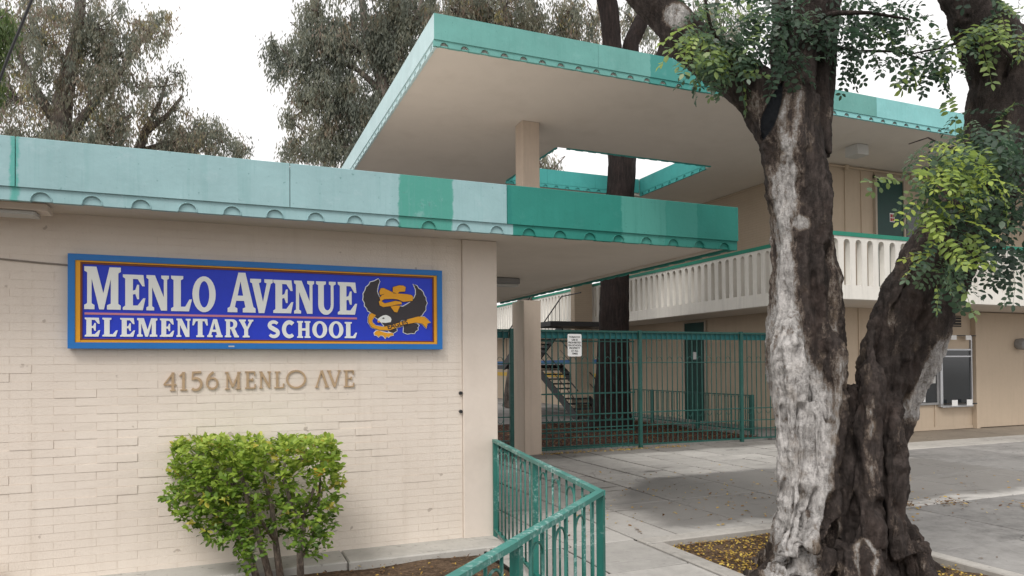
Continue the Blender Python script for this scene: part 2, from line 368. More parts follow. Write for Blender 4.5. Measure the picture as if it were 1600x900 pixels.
def bark(name, dark, white=None, sc=14, stretch=(1, 1, .25)):
    b = NB(name); n = b.noise(sc, 6, .7, stretch=stretch); n2 = b.noise(3, 5, .65)
    col = b.ramp(n, [(.3, tone(dark, .3)), (.52, dark), (.72, tone(dark, 2.4))])
    col = b.mix(b.ramp(n2, [(.5, 0.), (.72, .45)]), col, (dark[0]*1.8, dark[1]*1.5, dark[2]*1.35))
    fg = b.noise(45, 5, .7, stretch=(1, 1, .35)); col = b.mix(b.ramp(fg, [(.55, 0.), (.75, .5)]), col, tone(dark, 3.2)); n = b.math('ADD', n, b.math('MULTIPLY', fg, .6))
    h = n
    if white:
        at = b.n('Attribute', attribute_name='pale'); e = b.noise(17, 8, .75, stretch=(1, 1, .28)); e2 = b.noise(70, 4, .65)
        e3 = b.noise(38, 5, .7, stretch=(1, 1, .45))
        k = b.math('ADD', b.math('MULTIPLY', at.outputs['Fac'], .80), b.math('ADD', b.math('MULTIPLY', b.math('SUBTRACT', e, .5), 1.5), b.math('ADD', b.math('MULTIPLY', b.math('SUBTRACT', e2, .5), .55), b.math('MULTIPLY', b.math('SUBTRACT', e3, .5), .9))))
        wc = b.ramp(k, [(.14, dark), (.30, (.115, .088, .072)), (.44, (.20, .17, .145)), (.60, tone(white, .66)), (.78, white), (.98, tone(white, 1.35))])
        wc = b.mix(b.ramp(b.noise(4, 6, .7), [(.54, 0.), (.72, .4)]), wc, (.33, .25, .175))
        col = b.mix(b.ramp(at.outputs['Fac'], [(.02, 0.), (.18, 1.)]), col, wc); h = b.math('ADD', b.math('MULTIPLY', e, .9), b.math('ADD', b.math('MULTIPLY', e3, .7), b.math('MULTIPLY', e2, .5)))
        bl = b.n('Attribute', attribute_name='tar'); col = b.mix(b.ramp(bl.outputs['Fac'], [(.4, 0.), (.6, 1.)]), col, (.022, .025, .03))
    return b.done(col, .85, h, 1.0, .03, .2)
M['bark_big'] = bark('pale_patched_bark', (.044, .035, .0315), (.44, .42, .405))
M['bark_dark'] = bark('dark_furrowed_bark', (.017, .012, .011), None, 22, (1, 1, .13))
M['bark_gum'] = bark('grey_bark', (.15, .13, .115), None, 10)
M['bark_shrub'] = bark('shrub_bark', (.22, .185, .155), None, 40)

# ------------------------------------------------------------------ ground
g = put('ground', MB().add([(-400, -400, -.16), (400, -400, -.16), (400, 400, -.16), (-400, 400, -.16)], [(0, 1, 2, 3)]).mesh('ground'), M['base'], kind='structure')
pv = put('pavement', MB().box((1.99, -6, -.15), (3.94, 5.3, -.014)).box((2.36, 5.3, -.15), (3.94, 6.1, -.014)).box((2.36, 6.1, -.15), (26, 13.12, -.014)).box((6.2, -6, -.15), (26, 6.1, -.014)).mesh('pavement'), M['joint'], kind='structure')
def slabs(xs, ys, mat, skip=None, gap=.024, z=0.0, name='paving_slab', par=None):
    for i in range(len(xs)-1):
        for j in range(len(ys)-1):
            x0, x1, y0, y1 = xs[i], xs[i+1], ys[j], ys[j+1]; cx, cy = (x0+x1)/2, (y0+y1)/2
            if skip and skip(cx, cy): continue
            hx, hy = (x1-x0-gap)/2, (y1-y0-gap)/2; key = (round(hx, 4), round(hy, 4), mat.name)
            if key not in SLAB:
                me = MB().cbox((-hx, -hy, -.1), (hx, hy, 0), .006).mesh(name); me.materials.append(mat); SLAB[key] = me
            piece(name, SLAB[key], par or pv, (cx, cy, z+random.uniform(-.004, .003)), (random.uniform(-.0015, .0015), random.uniform(-.0015, .0015), 0))
SLAB = {}
slabs([2.72, 3.3, 3.94, 4.72, 5.48, 6.22, 6.96, 7.70, 8.44, 9.18, 9.92, 10.66, 11.4, 12.14], [9.53, 10.12, 10.70, 11.28, 11.86, 12.44, 13.05], M['slab'], gap=.042)
slabs([2.37, 3.2, 3.94, 4.46, 5.48, 6.96, 8.44, 9.92, 11.4, 12.14], [6.25, 7.85, 9.53], M['slab'])
slabs([1.98, 3.0, 3.92], [-2.0, 1.5, 3.0, 4.1, 5.32], M['slab'])
slabs([2.37, 3.1, 3.92], [5.32, 6.25], M['slab'])
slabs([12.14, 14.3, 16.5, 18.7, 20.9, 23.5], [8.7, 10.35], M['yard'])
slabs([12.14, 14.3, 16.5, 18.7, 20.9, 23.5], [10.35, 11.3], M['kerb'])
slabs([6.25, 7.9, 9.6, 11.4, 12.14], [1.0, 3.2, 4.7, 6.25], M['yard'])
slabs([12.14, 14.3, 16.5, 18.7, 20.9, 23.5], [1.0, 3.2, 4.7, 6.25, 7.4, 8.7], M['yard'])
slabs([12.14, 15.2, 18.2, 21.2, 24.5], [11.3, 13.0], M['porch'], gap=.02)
# kerbs round the tree well
kb = put('kerb', MB().cbox((3.93, 1.0, -.14), (4.10, 6.02, .012), .01).cbox((3.93, 6.03, -.14), (6.24, 6.22, .014), .01).cbox((6.07, 1.0, -.14), (6.22, 6.02, .016), .01).mesh('kerb'), M['kerb'], kind='structure')
def lumpy(x0, x1, y0, y1, z, amp, n, sc=3.0):
    xs = np.linspace(x0, x1, n); ys = np.linspace(y0, y1, n); X, Y = np.meshgrid(xs, ys, indexing='ij')
    P = np.stack([X.ravel(), Y.ravel(), np.zeros(n*n)], 1); Z = z+(fbm(P*sc, 4)-.47)*amp
    vs = np.c_[P[:, :2], Z]; fs = [(i*n+j, (i+1)*n+j, (i+1)*n+j+1, i*n+j+1) for i in range(n-1) for j in range(n-1)]
    mb = MB(); mb.add(vs, fs); return mb
put('tree_well_soil', lumpy(4.09, 6.08, 1.0, 6.035, -.045, .07, 70).mesh('tree_well_soil', smooth=True), M['soil'], kind='structure')
put('planting_bed_soil', lumpy(-4.5, 2.40, 1.2, 6.56, -.03, .10, 110, 2.2).mesh('planting_bed_soil', smooth=True), M['soil'], kind='structure')
put('courtyard_bed_soil', lumpy(5.6, 12.0, 13.35, 19.5, .03, .14, 90, 2.0).mesh('courtyard_bed_soil', smooth=True), M['mulch'], kind='structure')
put('courtyard_path', MB().box((-3, 13.2, -.12), (5.55, 60, -.01)).box((12.0, 13.06, -.12), (13.74, 60, .05)).box((5.55, 19.55, -.12), (11.99, 60, -.01)).mesh('courtyard_path'), M['yard'], kind='structure')
put('wall_footing', MB().cbox((-5, 6.5, -.12), (1.05, 7.0, .03), .012).cbox((1.06, 6.48, -.12), (2.62, 7.0, .028), .012).mesh('wall_footing'), M['foot'], kind='structure')
put('bed_kerb', MB().cbox((5.56, 13.14, -.1), (11.98, 13.3, .045), .01).mesh('bed_kerb'), M['kerb'], kind='structure')

# ------------------------------------------------------------------ roof edge kit: smooth board over a scalloped trim
PITCH = .334; TRH = .105
def scallop_mesh(mat, w_=PITCH):
    r = .068; n = 8; hw = w_/2-.0002
    arc = [(r*math.cos(t), r*.98*math.sin(t)+.004) for t in np.linspace(math.pi, 0, n)]
    poly = [(-hw, 0), (-r, 0)]+arc[1:-1]+[(r, 0), (hw, 0), (hw, TRH), (-hw, TRH)]
    mb = MB(); mb.prism([(-hw, 0), (-r-.002, 0)]+arc+[(r+.002, 0), (hw, 0), (hw, TRH), (-hw, TRH)], (0, 0, 0), (1, 0, 0), (0, 0, 1), (0, .05, 0))
    mb.prism([(-r+.001, .005), (r-.001, .005), (r-.001, .02)]+arc[1:-1][::-1]+[(-r+.001, .02)], (0, .013, 0), (1, 0, 0), (0, 0, 1), (0, .036, 0))
    # raised bead round the opening
    mb.tube([(1.02*r*math.cos(t), -.003, 1.0*r*math.sin(t)+.006) for t in np.linspace(math.pi, 0, 9)], .0045, 4)
    me = mb.mesh('scallop'); me.materials.append(mat); return me
SCM = {}
def scallops(parent, mat, p0, axis, n, face, skipfn=None):
    """row of n trim tiles from p0 (bottom, front) along axis; face = rotation about z"""
    if mat.name not in SCM: SCM[mat.name] = scallop_mesh(mat)
    for k in range(n): piece('scallop_tile', SCM[mat.name], parent, np.array(p0)+np.array(axis)*(k+.5)*PITCH, (0, 0, face))

# ------------------------------------------------------------------ one-storey brick building with the sign
annex = thing('brick_building', (0, 6.925, 0), 'one-storey cream painted brick building with flat teal-edged roof', 'building')
WY = 6.925
wall = part('wall', MB().box((-6, WY+.0016, -.1), (2.292, WY+.22, 3.11)).box((-6, WY+.22, -.1), (-5.8, 12, 3.11)).box((2.40, 7.3, -.1), (2.62, 12, 3.11)).box((-6, 11.8, -.1), (2.62, 12, 3.11)), M['brick'], annex)
CO, BL = .0705, .313
brick_v = []
for k in range(7):
    mb = MB(); hx, hz = BL/2-.0011, CO/2-.0010; c = .0012
    j = [random.uniform(-.0016, .0016) for _ in range(4)]
    mb.add([(-hx, .03, -hz), (hx, .03, -hz), (hx, .03, hz), (-hx, .03, hz), (-hx, j[0]+c, -hz), (hx, j[1]+c, -hz), (hx, j[2]+c, hz), (-hx, j[3]+c, hz),
            (-hx+c*1.5, j[0], -hz+c), (hx-c*1.5, j[1], -hz+c), (hx-c*1.5, j[2], hz-c), (-hx+c*1.5, j[3], hz-c)],
           [(0, 1, 5, 4), (1, 2, 6, 5), (2, 3, 7, 6), (3, 0, 4, 7), (4, 5, 9, 8), (5, 6, 10, 9), (6, 7, 11, 10), (7, 4, 8, 11), (8, 9, 10, 11)])
    me = mb.mesh('brick'); me.materials.append(M['brick']); brick_v.append(me)
cells = []
for r in range(44):
    z = r*CO+CO/2; off = 0 if r % 2 else BL/2; k = 0
    while True:
        x = 2.29-BL/2-k*BL-off+BL/2*0
        if r % 2 == 0 and k == 0: cells.append((2.29-BL/4, z, .5, r))
        if x < -3.2: break
        cells.append((x, z, 1.0, r)); k += 1
def inframe(x, z): return x > -1.95 and z > -.02
cells.sort(key=lambda c: (0 if inframe(c[0], c[1]) and c[2] == 1.0 else 1, c[0]**2+(c[1]-1.4)**2*.4))
rest = MB()
for i, (x, z, wd, r) in enumerate(cells):
    rough = max(0, 1-abs(z-1.15)/.75)*max(0, min(1, (2.2-x)/.5))        # the band whose bricks were laid unevenly
    d = random.uniform(-.0008, .0008)
    if random.random() < .5*rough: d = random.choice((-.005, -.0035, -.002, .0015, .002))
    y = WY-.0013+d; ty = random.uniform(-.008, .008)*rough; tx = random.uniform(-.03, .03)*rough
    if i < 300: piece('brick', brick_v[i % 7], wall, (x, y, z), (tx, 0, ty))
    else:
        hx = BL/2*wd-.0016; hz = CO/2-.0016; dd = (hx*math.sin(ty), hz*math.sin(tx))
        q = [(-hx, -hz), (hx, -hz), (hx, hz), (-hx, hz)]; f = [(x+a*1., y+math.copysign(dd[0], a)-math.copysign(dd[1], b_), z+b_) for a, b_ in q]
        rest.add([(x+a, WY+.02, z+b_) for a, b_ in q]+f, [(0, 1, 5, 4), (1, 2, 6, 5), (2, 3, 7, 6), (3, 0, 4, 7), (4, 5, 6, 7)])
part('brick', rest, M['brick'], wall, kind='stuff')
part('corner_pillar', MB().cbox((2.294, WY-.03, -.1), (2.675, 7.28, 3.108), .008), M['pillar'], annex)
roof = part('roof', MB().box((-6, 6.235, 3.135), (5.235, 13.5, 3.50)), M['soffit'], annex)
part('soffit', MB().box((-6, 6.235, 3.11), (5.235, 13.5, 3.132)), M['soffit'], roof)
FZ0, FZ1 = 3.055, 3.527
def boards(parent, cuts, y, mats, z0, z1):
    for (a, b), m in zip(zip(cuts[:-1], cuts[1:]), mats):
        part('fascia_panel', MB().cbox((a+.0025, y, z0+TRH-.006), (b-.0025, y+.022, z1), .003), m, parent)
boards(roof, [-6, -3.4, -1.42, .53, 2.515, 5.27], 6.2, [M['fascia_pale']]*4+[M['fascia_deep']], FZ0, FZ1)
xs0 = -1.26-PITCH*.5-PITCH*5
n1 = int(round((2.515-xs0)/PITCH)); 
scallops(roof, M['fascia_pale'], (xs0, 6.217, FZ0), (1, 0, 0), n1-0, 0)
x1 = xs0+n1*PITCH; scallops(roof, M['fascia_deep'], (x1, 6.217, FZ0), (1, 0, 0), int((5.26-x1)/PITCH), 0)
xe = x1+int((5.26-x1)/PITCH)*PITCH
part('trim_end', MB().box((xe+.001, 6.217, FZ0), (5.262, 6.26, FZ0+TRH)), M['fascia_deep'], roof)
part('side_fascia', MB().box((5.237, 6.27, FZ0+TRH-.006), (5.268, 13.5, FZ1-.003)), M['fascia_deep'], roof)
scallops(roof, M['fascia_deep'], (5.262, 6.27, FZ0), (0, 1, 0), 21, math.pi/2)
# brown drip edge seen under the side trim
part('roof_drip_edge', MB().box((5.16, 6.3, 3.085), (5.228, 13.45, 3.109)), M['soffit'], roof)

# ------------------------------------------------------------------ two-storey building behind
bld = thing('two_storey_building', (13.74, 13, 0), 'two-storey tan school building with white slotted balcony and wide flat canopy roof', 'building')
SZ = 6.74
w2 = part('wall', MB().box((13.74, 13.0, .0), (26, 13.3, SZ)).box((13.74, 13.3, .0), (14.0, 24.0, SZ)), M['wing'], bld)
part('brick_facing', MB().box((13.722, 13.02, 3.2), (13.738, 24, SZ-.01)), M['wingbrick'], w2)
part('lower_wall', MB().box((13.74, 24.0, 0), (14.0, 58, 3.3)), M['wing'], bld)
# wall panels, pilasters and cover strips on the front
pan = MB()
part('pilaster', MB().cbox((18.93, 12.86, 0), (19.07, 12.998, 3.17), .006), M['wing'], w2)
part('wall_panel', MB().cbox((19.075, 12.93, .02), (21.42, 12.997, 3.16), .006), M['wing'], w2)
part('wall_panel', MB().cbox((21.44, 12.93, .02), (23.8, 12.997, 3.16), .006), M['wing'], w2)
for x in (14.35, 14.9, 15.36, 17.1): part('cover_strip', MB().box((x, 12.975, 3.5), (x+.04, 12.998, SZ-.003)), M['wing'], w2)
for x in (14.75, 15.9, 17.45): part('cover_strip', MB().box((x, 12.975, .02), (x+.04, 12.998, 3.16)), M['wing'], w2)
part('base_strip', MB().box((13.8, 12.97, .01), (18.92, 12.974, .09)), M['wing'], w2)
# doors
d = part('door', MB().box((15.40, 12.95, 3.3), (16.34, 12.999, 6.50)), M['door'], bld)
part('door_frame', MB().box((15.33, 12.92, 3.3), (15.395, 12.999, 6.58)).box((16.345, 12.92, 3.3), (16.41, 12.999, 6.58)).box((15.33, 12.921, 6.505), (16.41, 12.998, 6.581)), M['doorfr'], d)
pl = part('door_notice', MB().box((15.86, 12.945, 5.42), (16.03, 12.949, 5.65)), M['white'], d)
mb = MB()
for ix in range(2):
    for iz in range(2): mb.box((15.875+ix*.075, 12.942, 5.44+iz*.1), (15.94+ix*.075, 12.9445, 5.52+iz*.1))
part('door_notice_print', mb, M['red'], d)
wn = part('window', MB().box((16.47, 12.96, 4.2), (18.2, 12.999, 5.86)), M['glass'], bld)
part('window_frame', MB().box((16.415, 12.935, 4.2), (16.468, 12.999, 5.9)).box((16.47, 12.936, 5.862), (18.25, 12.998, 5.91)).box((17.3, 12.937, 4.2), (17.34, 12.958, 5.86)), M['dark'], wn)
# ground floor windows
wn = part('window', MB().box((16.3, 12.96, .74), (17.52, 12.999, 2.5)), M['glass'], bld)
part('window_frame', MB().box((16.25, 12.94, .68), (17.56, 12.998, .738)).box((17.50, 12.941, .738), (17.57, 12.999, 2.5)).box((16.25, 12.942, 2.5), (17.57, 12.998, 2.55)), M['grey'], wn)
part('window_notice', MB().box((17.24, 12.95, 1.25), (17.46, 12.957, 1.62)), M['lamp'], wn)
part('window_notice', MB().box((16.96, 12.95, .76), (17.06, 12.957, 1.0)), M['white'], wn)
wn = part('window', MB().box((17.70, 12.95, .70), (18.80, 12.999, 1.94)).box((17.70, 12.951, 1.98), (18.80, 12.998, 2.12)), M['glass'], bld)
part('window_frame', MB().box((17.58, 12.9, .62), (17.64, 12.999, 2.18)).box((17.66, 12.905, .60), (18.86, 12.998, .66)).box((17.69, 12.92, 1.942), (18.82, 12.998, 1.978)).box((17.69, 12.92, 2.122), (18.82, 12.998, 2.16)).box((17.645, 12.915, .665), (17.69, 12.998, 2.16)).box((18.82, 12.915, .665), (18.86, 12.998, 2.5)), M['alu'], wn)
part('transom_panel', MB().box((17.70, 12.955, 2.165), (18.80, 12.998, 2.46)), M['wing'], wn)
br = part('screen_bracket', MB().box((17.6, 12.80, .668), (18.86, 12.83, .70)).box((17.6, 12.80, 2.50), (18.86, 12.83, 2.525)), M['dark'], wn)
for x in (17.86, 18.44):
    part('bracket_plate', MB().box((x, 12.795, .64), (x+.22, 12.799, .80)), M['white'], wn)
    part('bracket_plate', MB().box((x, 12.795, 2.40), (x+.22, 12.799, 2.52)), M['white'], wn)
vt = part('vent_grille', MB().box((17.95, 12.97, 2.76), (18.52, 12.999, 3.06)), M['black'], bld)
for k in range(4): part('louvre', MB().bar((17.96, 12.962, 2.80+k*.075), (18.51, 12.962, 2.80+k*.075), .02, .012), M['wing'], vt)
# left wing door and painted stripes
d = part('door', MB().box((13.70, 17.72, .05), (13.738, 18.72, 3.1)), M['door'], bld)
part('door_frame', MB().box((13.68, 17.64, .05), (13.735, 17.718, 3.12)).box((13.68, 18.722, .05), (13.735, 18.80, 3.12)).box((13.681, 17.65, 3.102), (13.734, 18.79, 3.14)), M['doorfr'], d)
part('door_plate', MB().box((13.69, 18.1, 1.95), (13.699, 18.28, 2.18)), M['white'], d)
lw = [o for o in bld.children if o.name.startswith('lower_wall')][0]
part('painted_stripe', MB().box((13.733, 22.2, 1.84), (13.737, 40, 2.02)).box((13.733, 22.2, 1.26), (13.737, 40, 1.45)), [M['blue_stripe'], M['gold_stripe']], lw)
me = lw.children[0].data
for p in me.polygons: p.material_index = 0 if sum(me.vertices[i].co.z for i in p.vertices)/len(p.vertices) > 1.7 else 1
# balcony
BX, BY = 12.144, 11.373
bal = part('balcony', MB().box((BX+.003, 13.0, 3.20), (13.737, 58, 3.45)).box((BX+.003, BY+.003, 3.20), (26, 12.99, 3.45)), M['balcony'], bld)
part('balcony_soffit', MB().box((BX+.02, BY+.02, 3.19), (26, 12.98, 3.198)).box((BX+.02, 12.982, 3.19), (13.72, 58, 3.198)), M['soffit'], bal)
def bal_mesh(pitch, slot, H0=3.20, S0=3.505, S1=4.515, H1=4.575, th=.13):
    r = slot/2; hole = [(-r, S0-H0), (r, S0-H0)]+[(r*math.cos(t), S1-H0-r+r*math.sin(t)) for t in np.linspace(0, math.pi, 9)]
    h = pitch/2-.0004; outer = [(-h, 0), (h, 0), (h, H1-H0), (-h, H1-H0)]
    me = upright(curve_mesh('balustrade_bay', [outer, hole[::-1]], th)); me.materials.append(M['balcony']); return me
PL, PR = .291, .347
mL = bal_mesh(PL, .145); mR = bal_mesh(PR, .18)
y = 19.40-PL*28
for k in range(150):
    yy = y+k*PL
    if yy < BY+PL*.5+.12: continue
    if yy > 46: break
    piece('balustrade_bay', mL, bal, (BX+.065, yy, 3.20), (0, 0, math.pi/2))
x = 12.61-PR; k = 0
piece('balustrade_bay', mR, bal, (12.61-PR, BY+.065, 3.20), (0, 0, 0))
while True:
    xx = 12.61+k*PR
    if xx > 22.6: break
    piece('balustrade_bay', mR, bal, (xx, BY+.065, 3.20), (0, 0, 0)); k += 1
part('balcony_cap', MB().box((BX-.02, BY-.02, 4.576), (BX+.16, 46, 4.665)).box((BX+.161, BY-.02, 4.576), (22.8, BY+.16, 4.665)), M['cap'], bal)
# big canopy roof with the opening for the tree
OX0, OX1, OY0, OY1 = 7.05, 11.27, 14.3, 17.5
RX0, RX1, RY0, RY1 = 3.0, 27.0, 10.33, 22.0
RZ0, RZ1 = 6.715, 7.215
rf = part('canopy_roof', MB().box((RX0+.03, RY0+.03, SZ+.02), (RX1, OY0-.03, RZ1-.02)).box((RX0+.03, OY1+.03, SZ+.02), (RX1, RY1, RZ1-.02)).box((RX0+.03, OY0-.03, SZ+.02), (OX0-.03, OY1+.03, RZ1-.02)).box((OX1+.03, OY0-.03, SZ+.02), (RX1, OY1+.03, RZ1-.02)), M['soffit_up'], bld)
part('soffit', MB().box((RX0+.03, RY0+.03, SZ), (RX1, OY0-.03, SZ+.018)).box((RX0+.03, OY1+.03, SZ), (RX1, RY1, SZ+.018)).box((RX0+.03, OY0-.03, SZ), (OX0-.03, OY1+.03, SZ+.018)).box((OX1+.03, OY0-.03, SZ), (RX1, OY1+.03, SZ+.018)), M['soffit_up'], rf)
cuts = [3.0, 5.87, 7.61, 9.97, 12.33, 14.7, 17.1, 19.5, 22, 24.5, 27]
for (a, b), m in zip(zip(cuts[:-1], cuts[1:]), [M['fascia_up']]*4+[M['fascia_uppale']]*6):
    part('fascia_panel', MB().cbox((a+.0025, RY0, RZ0+TRH-.006), (b-.0025, RY0+.022, RZ1), .003), m, rf)
scallops(rf, M['fascia_up'], (3.0, RY0+.017, RZ0), (1, 0, 0), 22, 0)
scallops(rf, M['fascia_uppale'], (3.0+22*PITCH, RY0+.017, RZ0), (1, 0, 0), 22, 0)
for a, b in ((10.335, 13.2), (13.2, 16.1), (16.1, 19.0), (19.0, 22.0)):
    part('fascia_panel', MB().box((RX0-.001, a+.0025, RZ0+TRH-.006), (RX0+.022, b-.0025, RZ1-.002)), M['fascia_side'], rf)
scallops(rf, M['fascia_side'], (RX0+.016, RY0+.03+PITCH*34, RZ0), (0, -1, 0), 34, -math.pi/2)
# opening edges: boards face into the opening
for a, b in ((14.3, 15.9), (15.9, 17.5)): part('opening_board', MB().box((OX1-.0, a+.0025, RZ0+TRH-.006), (OX1+.022, b-.0025, RZ1)), M['fascia_in'], rf)
for a, b in ((7.05, 8.3), (8.3, 9.8), (9.8, 11.265)): part('opening_board', MB().box((a+.0025, OY1, RZ0+TRH-.006), (b-.0025, OY1+.022, RZ1)), M['fascia_in'], rf)
part('opening_board', MB().box((OX0, OY0-.022, RZ0+TRH-.006), (OX1, OY0, RZ1)), M['fascia_in'], rf)
part('opening_board', MB().box((OX0-.022, OY0+.002, RZ0+TRH-.006), (OX0, OY1-.002, RZ1)), M['fascia_in'], rf)
scallops(rf, M['fascia_in'], (OX1+.006, OY1, RZ0), (0, -1, 0), 9, -math.pi/2)
scallops(rf, M['fascia_in'], (OX0+.02, OY1+.006, RZ0), (1, 0, 0), 12, 0)
scallops(rf, M['fascia_in'], (OX1, OY0-.006, RZ0), (-1, 0, 0), 12, math.pi)
scallops(rf, M['fascia_in'], (OX0-.006, OY0, RZ0), (0, 1, 0), 9, math.pi/2)
# conduit under the soffit
mb = MB(); mb.tube([(13.80, 12.93, SZ-.06), (22, 12.93, SZ-.06)], .022, 6); mb.tube([(13.67, 13.0, SZ-.03), (13.67, 19.8, SZ-.03)], .022, 6)
part('conduit', mb, M['wing'], bld)
for x in (14.3, 16.6): part('conduit_box', MB().box((x, 12.9, SZ-.13), (x+.12, 12.97, SZ-.01)), M['wing'], bld)

# tall column carrying the canopy
single('support_column', MB().cbox((5.59, 12.935, -.1), (5.965, 13.55, 3.108), .008).cbox((5.59, 12.935, 3.503), (5.965, 13.31, SZ-.002), .008), M['column'], (5.78, 13.1, 0),
       'square tan column rising from the pavement past the low roof to the canopy', 'column')
single('canopy_lamp', MB().cbox((13.18, 11.55, SZ-.24), (13.52, 11.9, SZ-.004), .01), M['lamp'], (13.35, 11.72, SZ-.24), 'white box lamp on the soffit of the upper canopy', 'lamp')
lt = thing('ceiling_light', (3.9, 9.75, 3.1), 'grey tube light fixed under the low roof beside the pillar', 'lamp')
part('lamp_body', MB().cbox((3.55, 9.66, 3.02), (4.12, 9.86, 3.105), .01), M['grey'], lt); part('lamp_lens', MB().cbox((3.56, 9.67, 2.985), (4.10, 9.85, 3.018), .01), M['lamp'], lt)
lt = thing('eave_light', (-1.45, 6.6, 3.1), 'beige box light under the eave above the left end of the wall', 'lamp')
part('lamp_body', MB().cbox((-1.95, 6.5, 3.045), (-1.28, 6.72, 3.105), .01), M['pillar'], lt); part('lamp_lens', MB().cbox((-1.93, 6.52, 3.01), (-1.36, 6.70, 3.043), .01), M['lamp'], lt)
lt = thing('wall_lamp', (20.76, 12.9, 2.3), 'round dark wall lamp on the right ground-floor wall', 'lamp')
part('lamp_base', MB().tube([(20.76, 12.93, 2.32), (20.76, 12.89, 2.32)], .13, 14), M['grey'], lt)
part('lamp_shade', MB().tube([(20.76, 12.89, 2.31), (20.76, 12.80, 2.30), (20.76, 12.70, 2.29), (20.76, 12.62, 2.285)], [.15, .165, .16, .10], 14), M['grey'], lt, smooth=False)

# ------------------------------------------------------------------ lettering kit
def arc(cx, cy, rx, ry, a0, a1, n=14): return [(cx+rx*math.cos(math.radians(t)), cy+ry*math.sin(math.radians(t))) for t in np.linspace(a0, a1, n)]
def ribbon(cl, hw):
    cl = np.array(cl, float); d = np.gradient(cl, axis=0); d /= np.linalg.norm(d, axis=1)[:, None]; nrm = np.stack([-d[:, 1], d[:, 0]], 1)
    hw = np.broadcast_to(np.array(hw, float), (len(cl),))[:, None]; return [tuple(p) for p in cl+nrm*hw]+[tuple(p) for p in (cl-nrm*hw)[::-1]]
GL = {}
GL['E'] = (.95, [[(0, 0), (.84, 0), (.95, .34), (.86, .34), (.62, .13), (.42, .13), (.42, .44), (.52, .46), (.60, .31), (.68, .31), (.68, .72), (.60, .72), (.52, .57), (.42, .55), (.42, .88), (.62, .88), (.82, .68), (.92, .68), (.86, 1), (0, 1), (0, .93), (.10, .88), (.10, .12), (0, .07)]])
GL['N'] = (.96, [[(0, 0), (.33, 0), (.33, .08), (.24, .12), (.24, .66), (.62, 0), (.88, 0), (.88, .88), (.96, .92), (.96, 1), (.63, 1), (.63, .92), (.74, .88), (.74, .38), (.36, 1), (0, 1), (0, .92), (.09, .88), (.09, .12), (0, .08)]])
GL['M'] = (1.16, [[(0, 0), (.32, 0), (.32, .10), (.23, .14), (.23, .72), (.47, 0), (.62, 0), (.84, .72), (.84, .14), (.72, .10), (.72, 0), (1.16, 0), (1.16, .10), (1.08, .14), (1.08, .86), (1.16, .90), (1.16, 1), (.80, 1), (.60, .38), (.38, 1), (0, 1), (0, .90), (.09, .86), (.09, .14), (0, .10)]])
GL['L'] = (.86, [[(0, 0), (.74, 0), (.86, .34), (.76, .34), (.58, .13), (.40, .13), (.40, .88), (.50, .92), (.50, 1), (0, 1), (0, .92), (.10, .88), (.10, .12), (0, .08)]])
GL['O'] = (.84, [arc(.42, .5, .42, .53, 0, 346, 26), arc(.42, .5, .185, .39, 0, 346, 26)[::-1]])
GL['A'] = (1.04, [[(0, 0), (.36, 0), (.36, .10), (.27, .13), (.32, .29), (.61, .29), (.66, .13), (.56, .10), (.56, 0), (1.04, 0), (1.04, .10), (.96, .14), (.66, 1), (.40, 1), (.09, .14), (0, .10)], [(.37, .42), (.48, .78), (.575, .42)]])
GL['V'] = (.96, [[(0, 1), (0, .9), (.08, .87), (.36, 0), (.60, 0), (.88, .87), (.96, .9), (.96, 1), (.60, 1), (.60, .91), (.70, .88), (.54, .33), (.37, .88), (.46, .91), (.46, 1)]])
GL['U'] = (.92, [[(0, 1), (0, .92), (.1, .88), (.1, .28)]+arc(.46, .28, .36, .31, 180, 360, 14)[1:-1]+[(.82, .28), (.82, .88), (.92, .92), (.92, 1), (.60, 1), (.60, .92), (.69, .88), (.69, .28)]+arc(.525, .28, .165, .17, 360, 180, 9)[1:-1]+[(.36, .28), (.36, .88), (.46, .92), (.46, 1)]])
GL['T'] = (.96, [[(.24, 0), (.72, 0), (.72, .08), (.62, .12), (.62, .87), (.74, .87), (.86, .64), (.95, .64), (.91, 1), (.05, 1), (.01, .64), (.10, .64), (.22, .87), (.34, .87), (.34, .12), (.24, .08)]])
GL['R'] = (.98, [[(0, 0), (.44, 0), (.44, .08), (.36, .12), (.36, .45), (.43, .45), (.66, 0), (.98, 0), (.98, .08), (.90, .12), (.69, .48)]+arc(.56, .735, .30, .265, -45, 90, 10)+[(0, 1), (0, .92), (.09, .88), (.09, .12), (0, .08)], [(.36, .57), (.36, .88)]+arc(.46, .725, .13, .155, 85, -85, 9)])
GL['Y'] = (.96, [[(.25, 0), (.71, 0), (.71, .08), (.61, .12), (.61, .44), (.88, .88), (.96, .92), (.96, 1), (.60, 1), (.60, .92), (.69, .88), (.54, .58), (.37, .88), (.46, .92), (.46, 1), (0, 1), (0, .92), (.07, .88), (.35, .44), (.35, .12), (.25, .08)]])
GL['H'] = (.95, [[(0, 0), (.42, 0), (.42, .08), (.34, .12), (.34, .43), (.61, .43), (.61, .12), (.53, .08), (.53, 0), (.95, 0), (.95, .08), (.87, .12), (.87, .88), (.95, .92), (.95, 1), (.53, 1), (.53, .92), (.61, .88), (.61, .57), (.34, .57), (.34, .88), (.42, .92), (.42, 1), (0, 1), (0, .92), (.08, .88), (.08, .12), (0, .08)]])
scl = arc(.40, .73, .25, .19, 25, 250, 14)+arc(.40, .27, .26, .20, 75, -155, 14)
GL['S'] = (.80, [ribbon(scl, np.interp(np.linspace(0, 1, 28), [0, .5, 1], [.085, .135, .085]))])
GL['C'] = (.84, [ribbon(arc(.45, .5, .33, .415, 48, 312, 22), np.interp(np.linspace(0, 1, 22), [0, .5, 1], [.12, .125, .10]))])
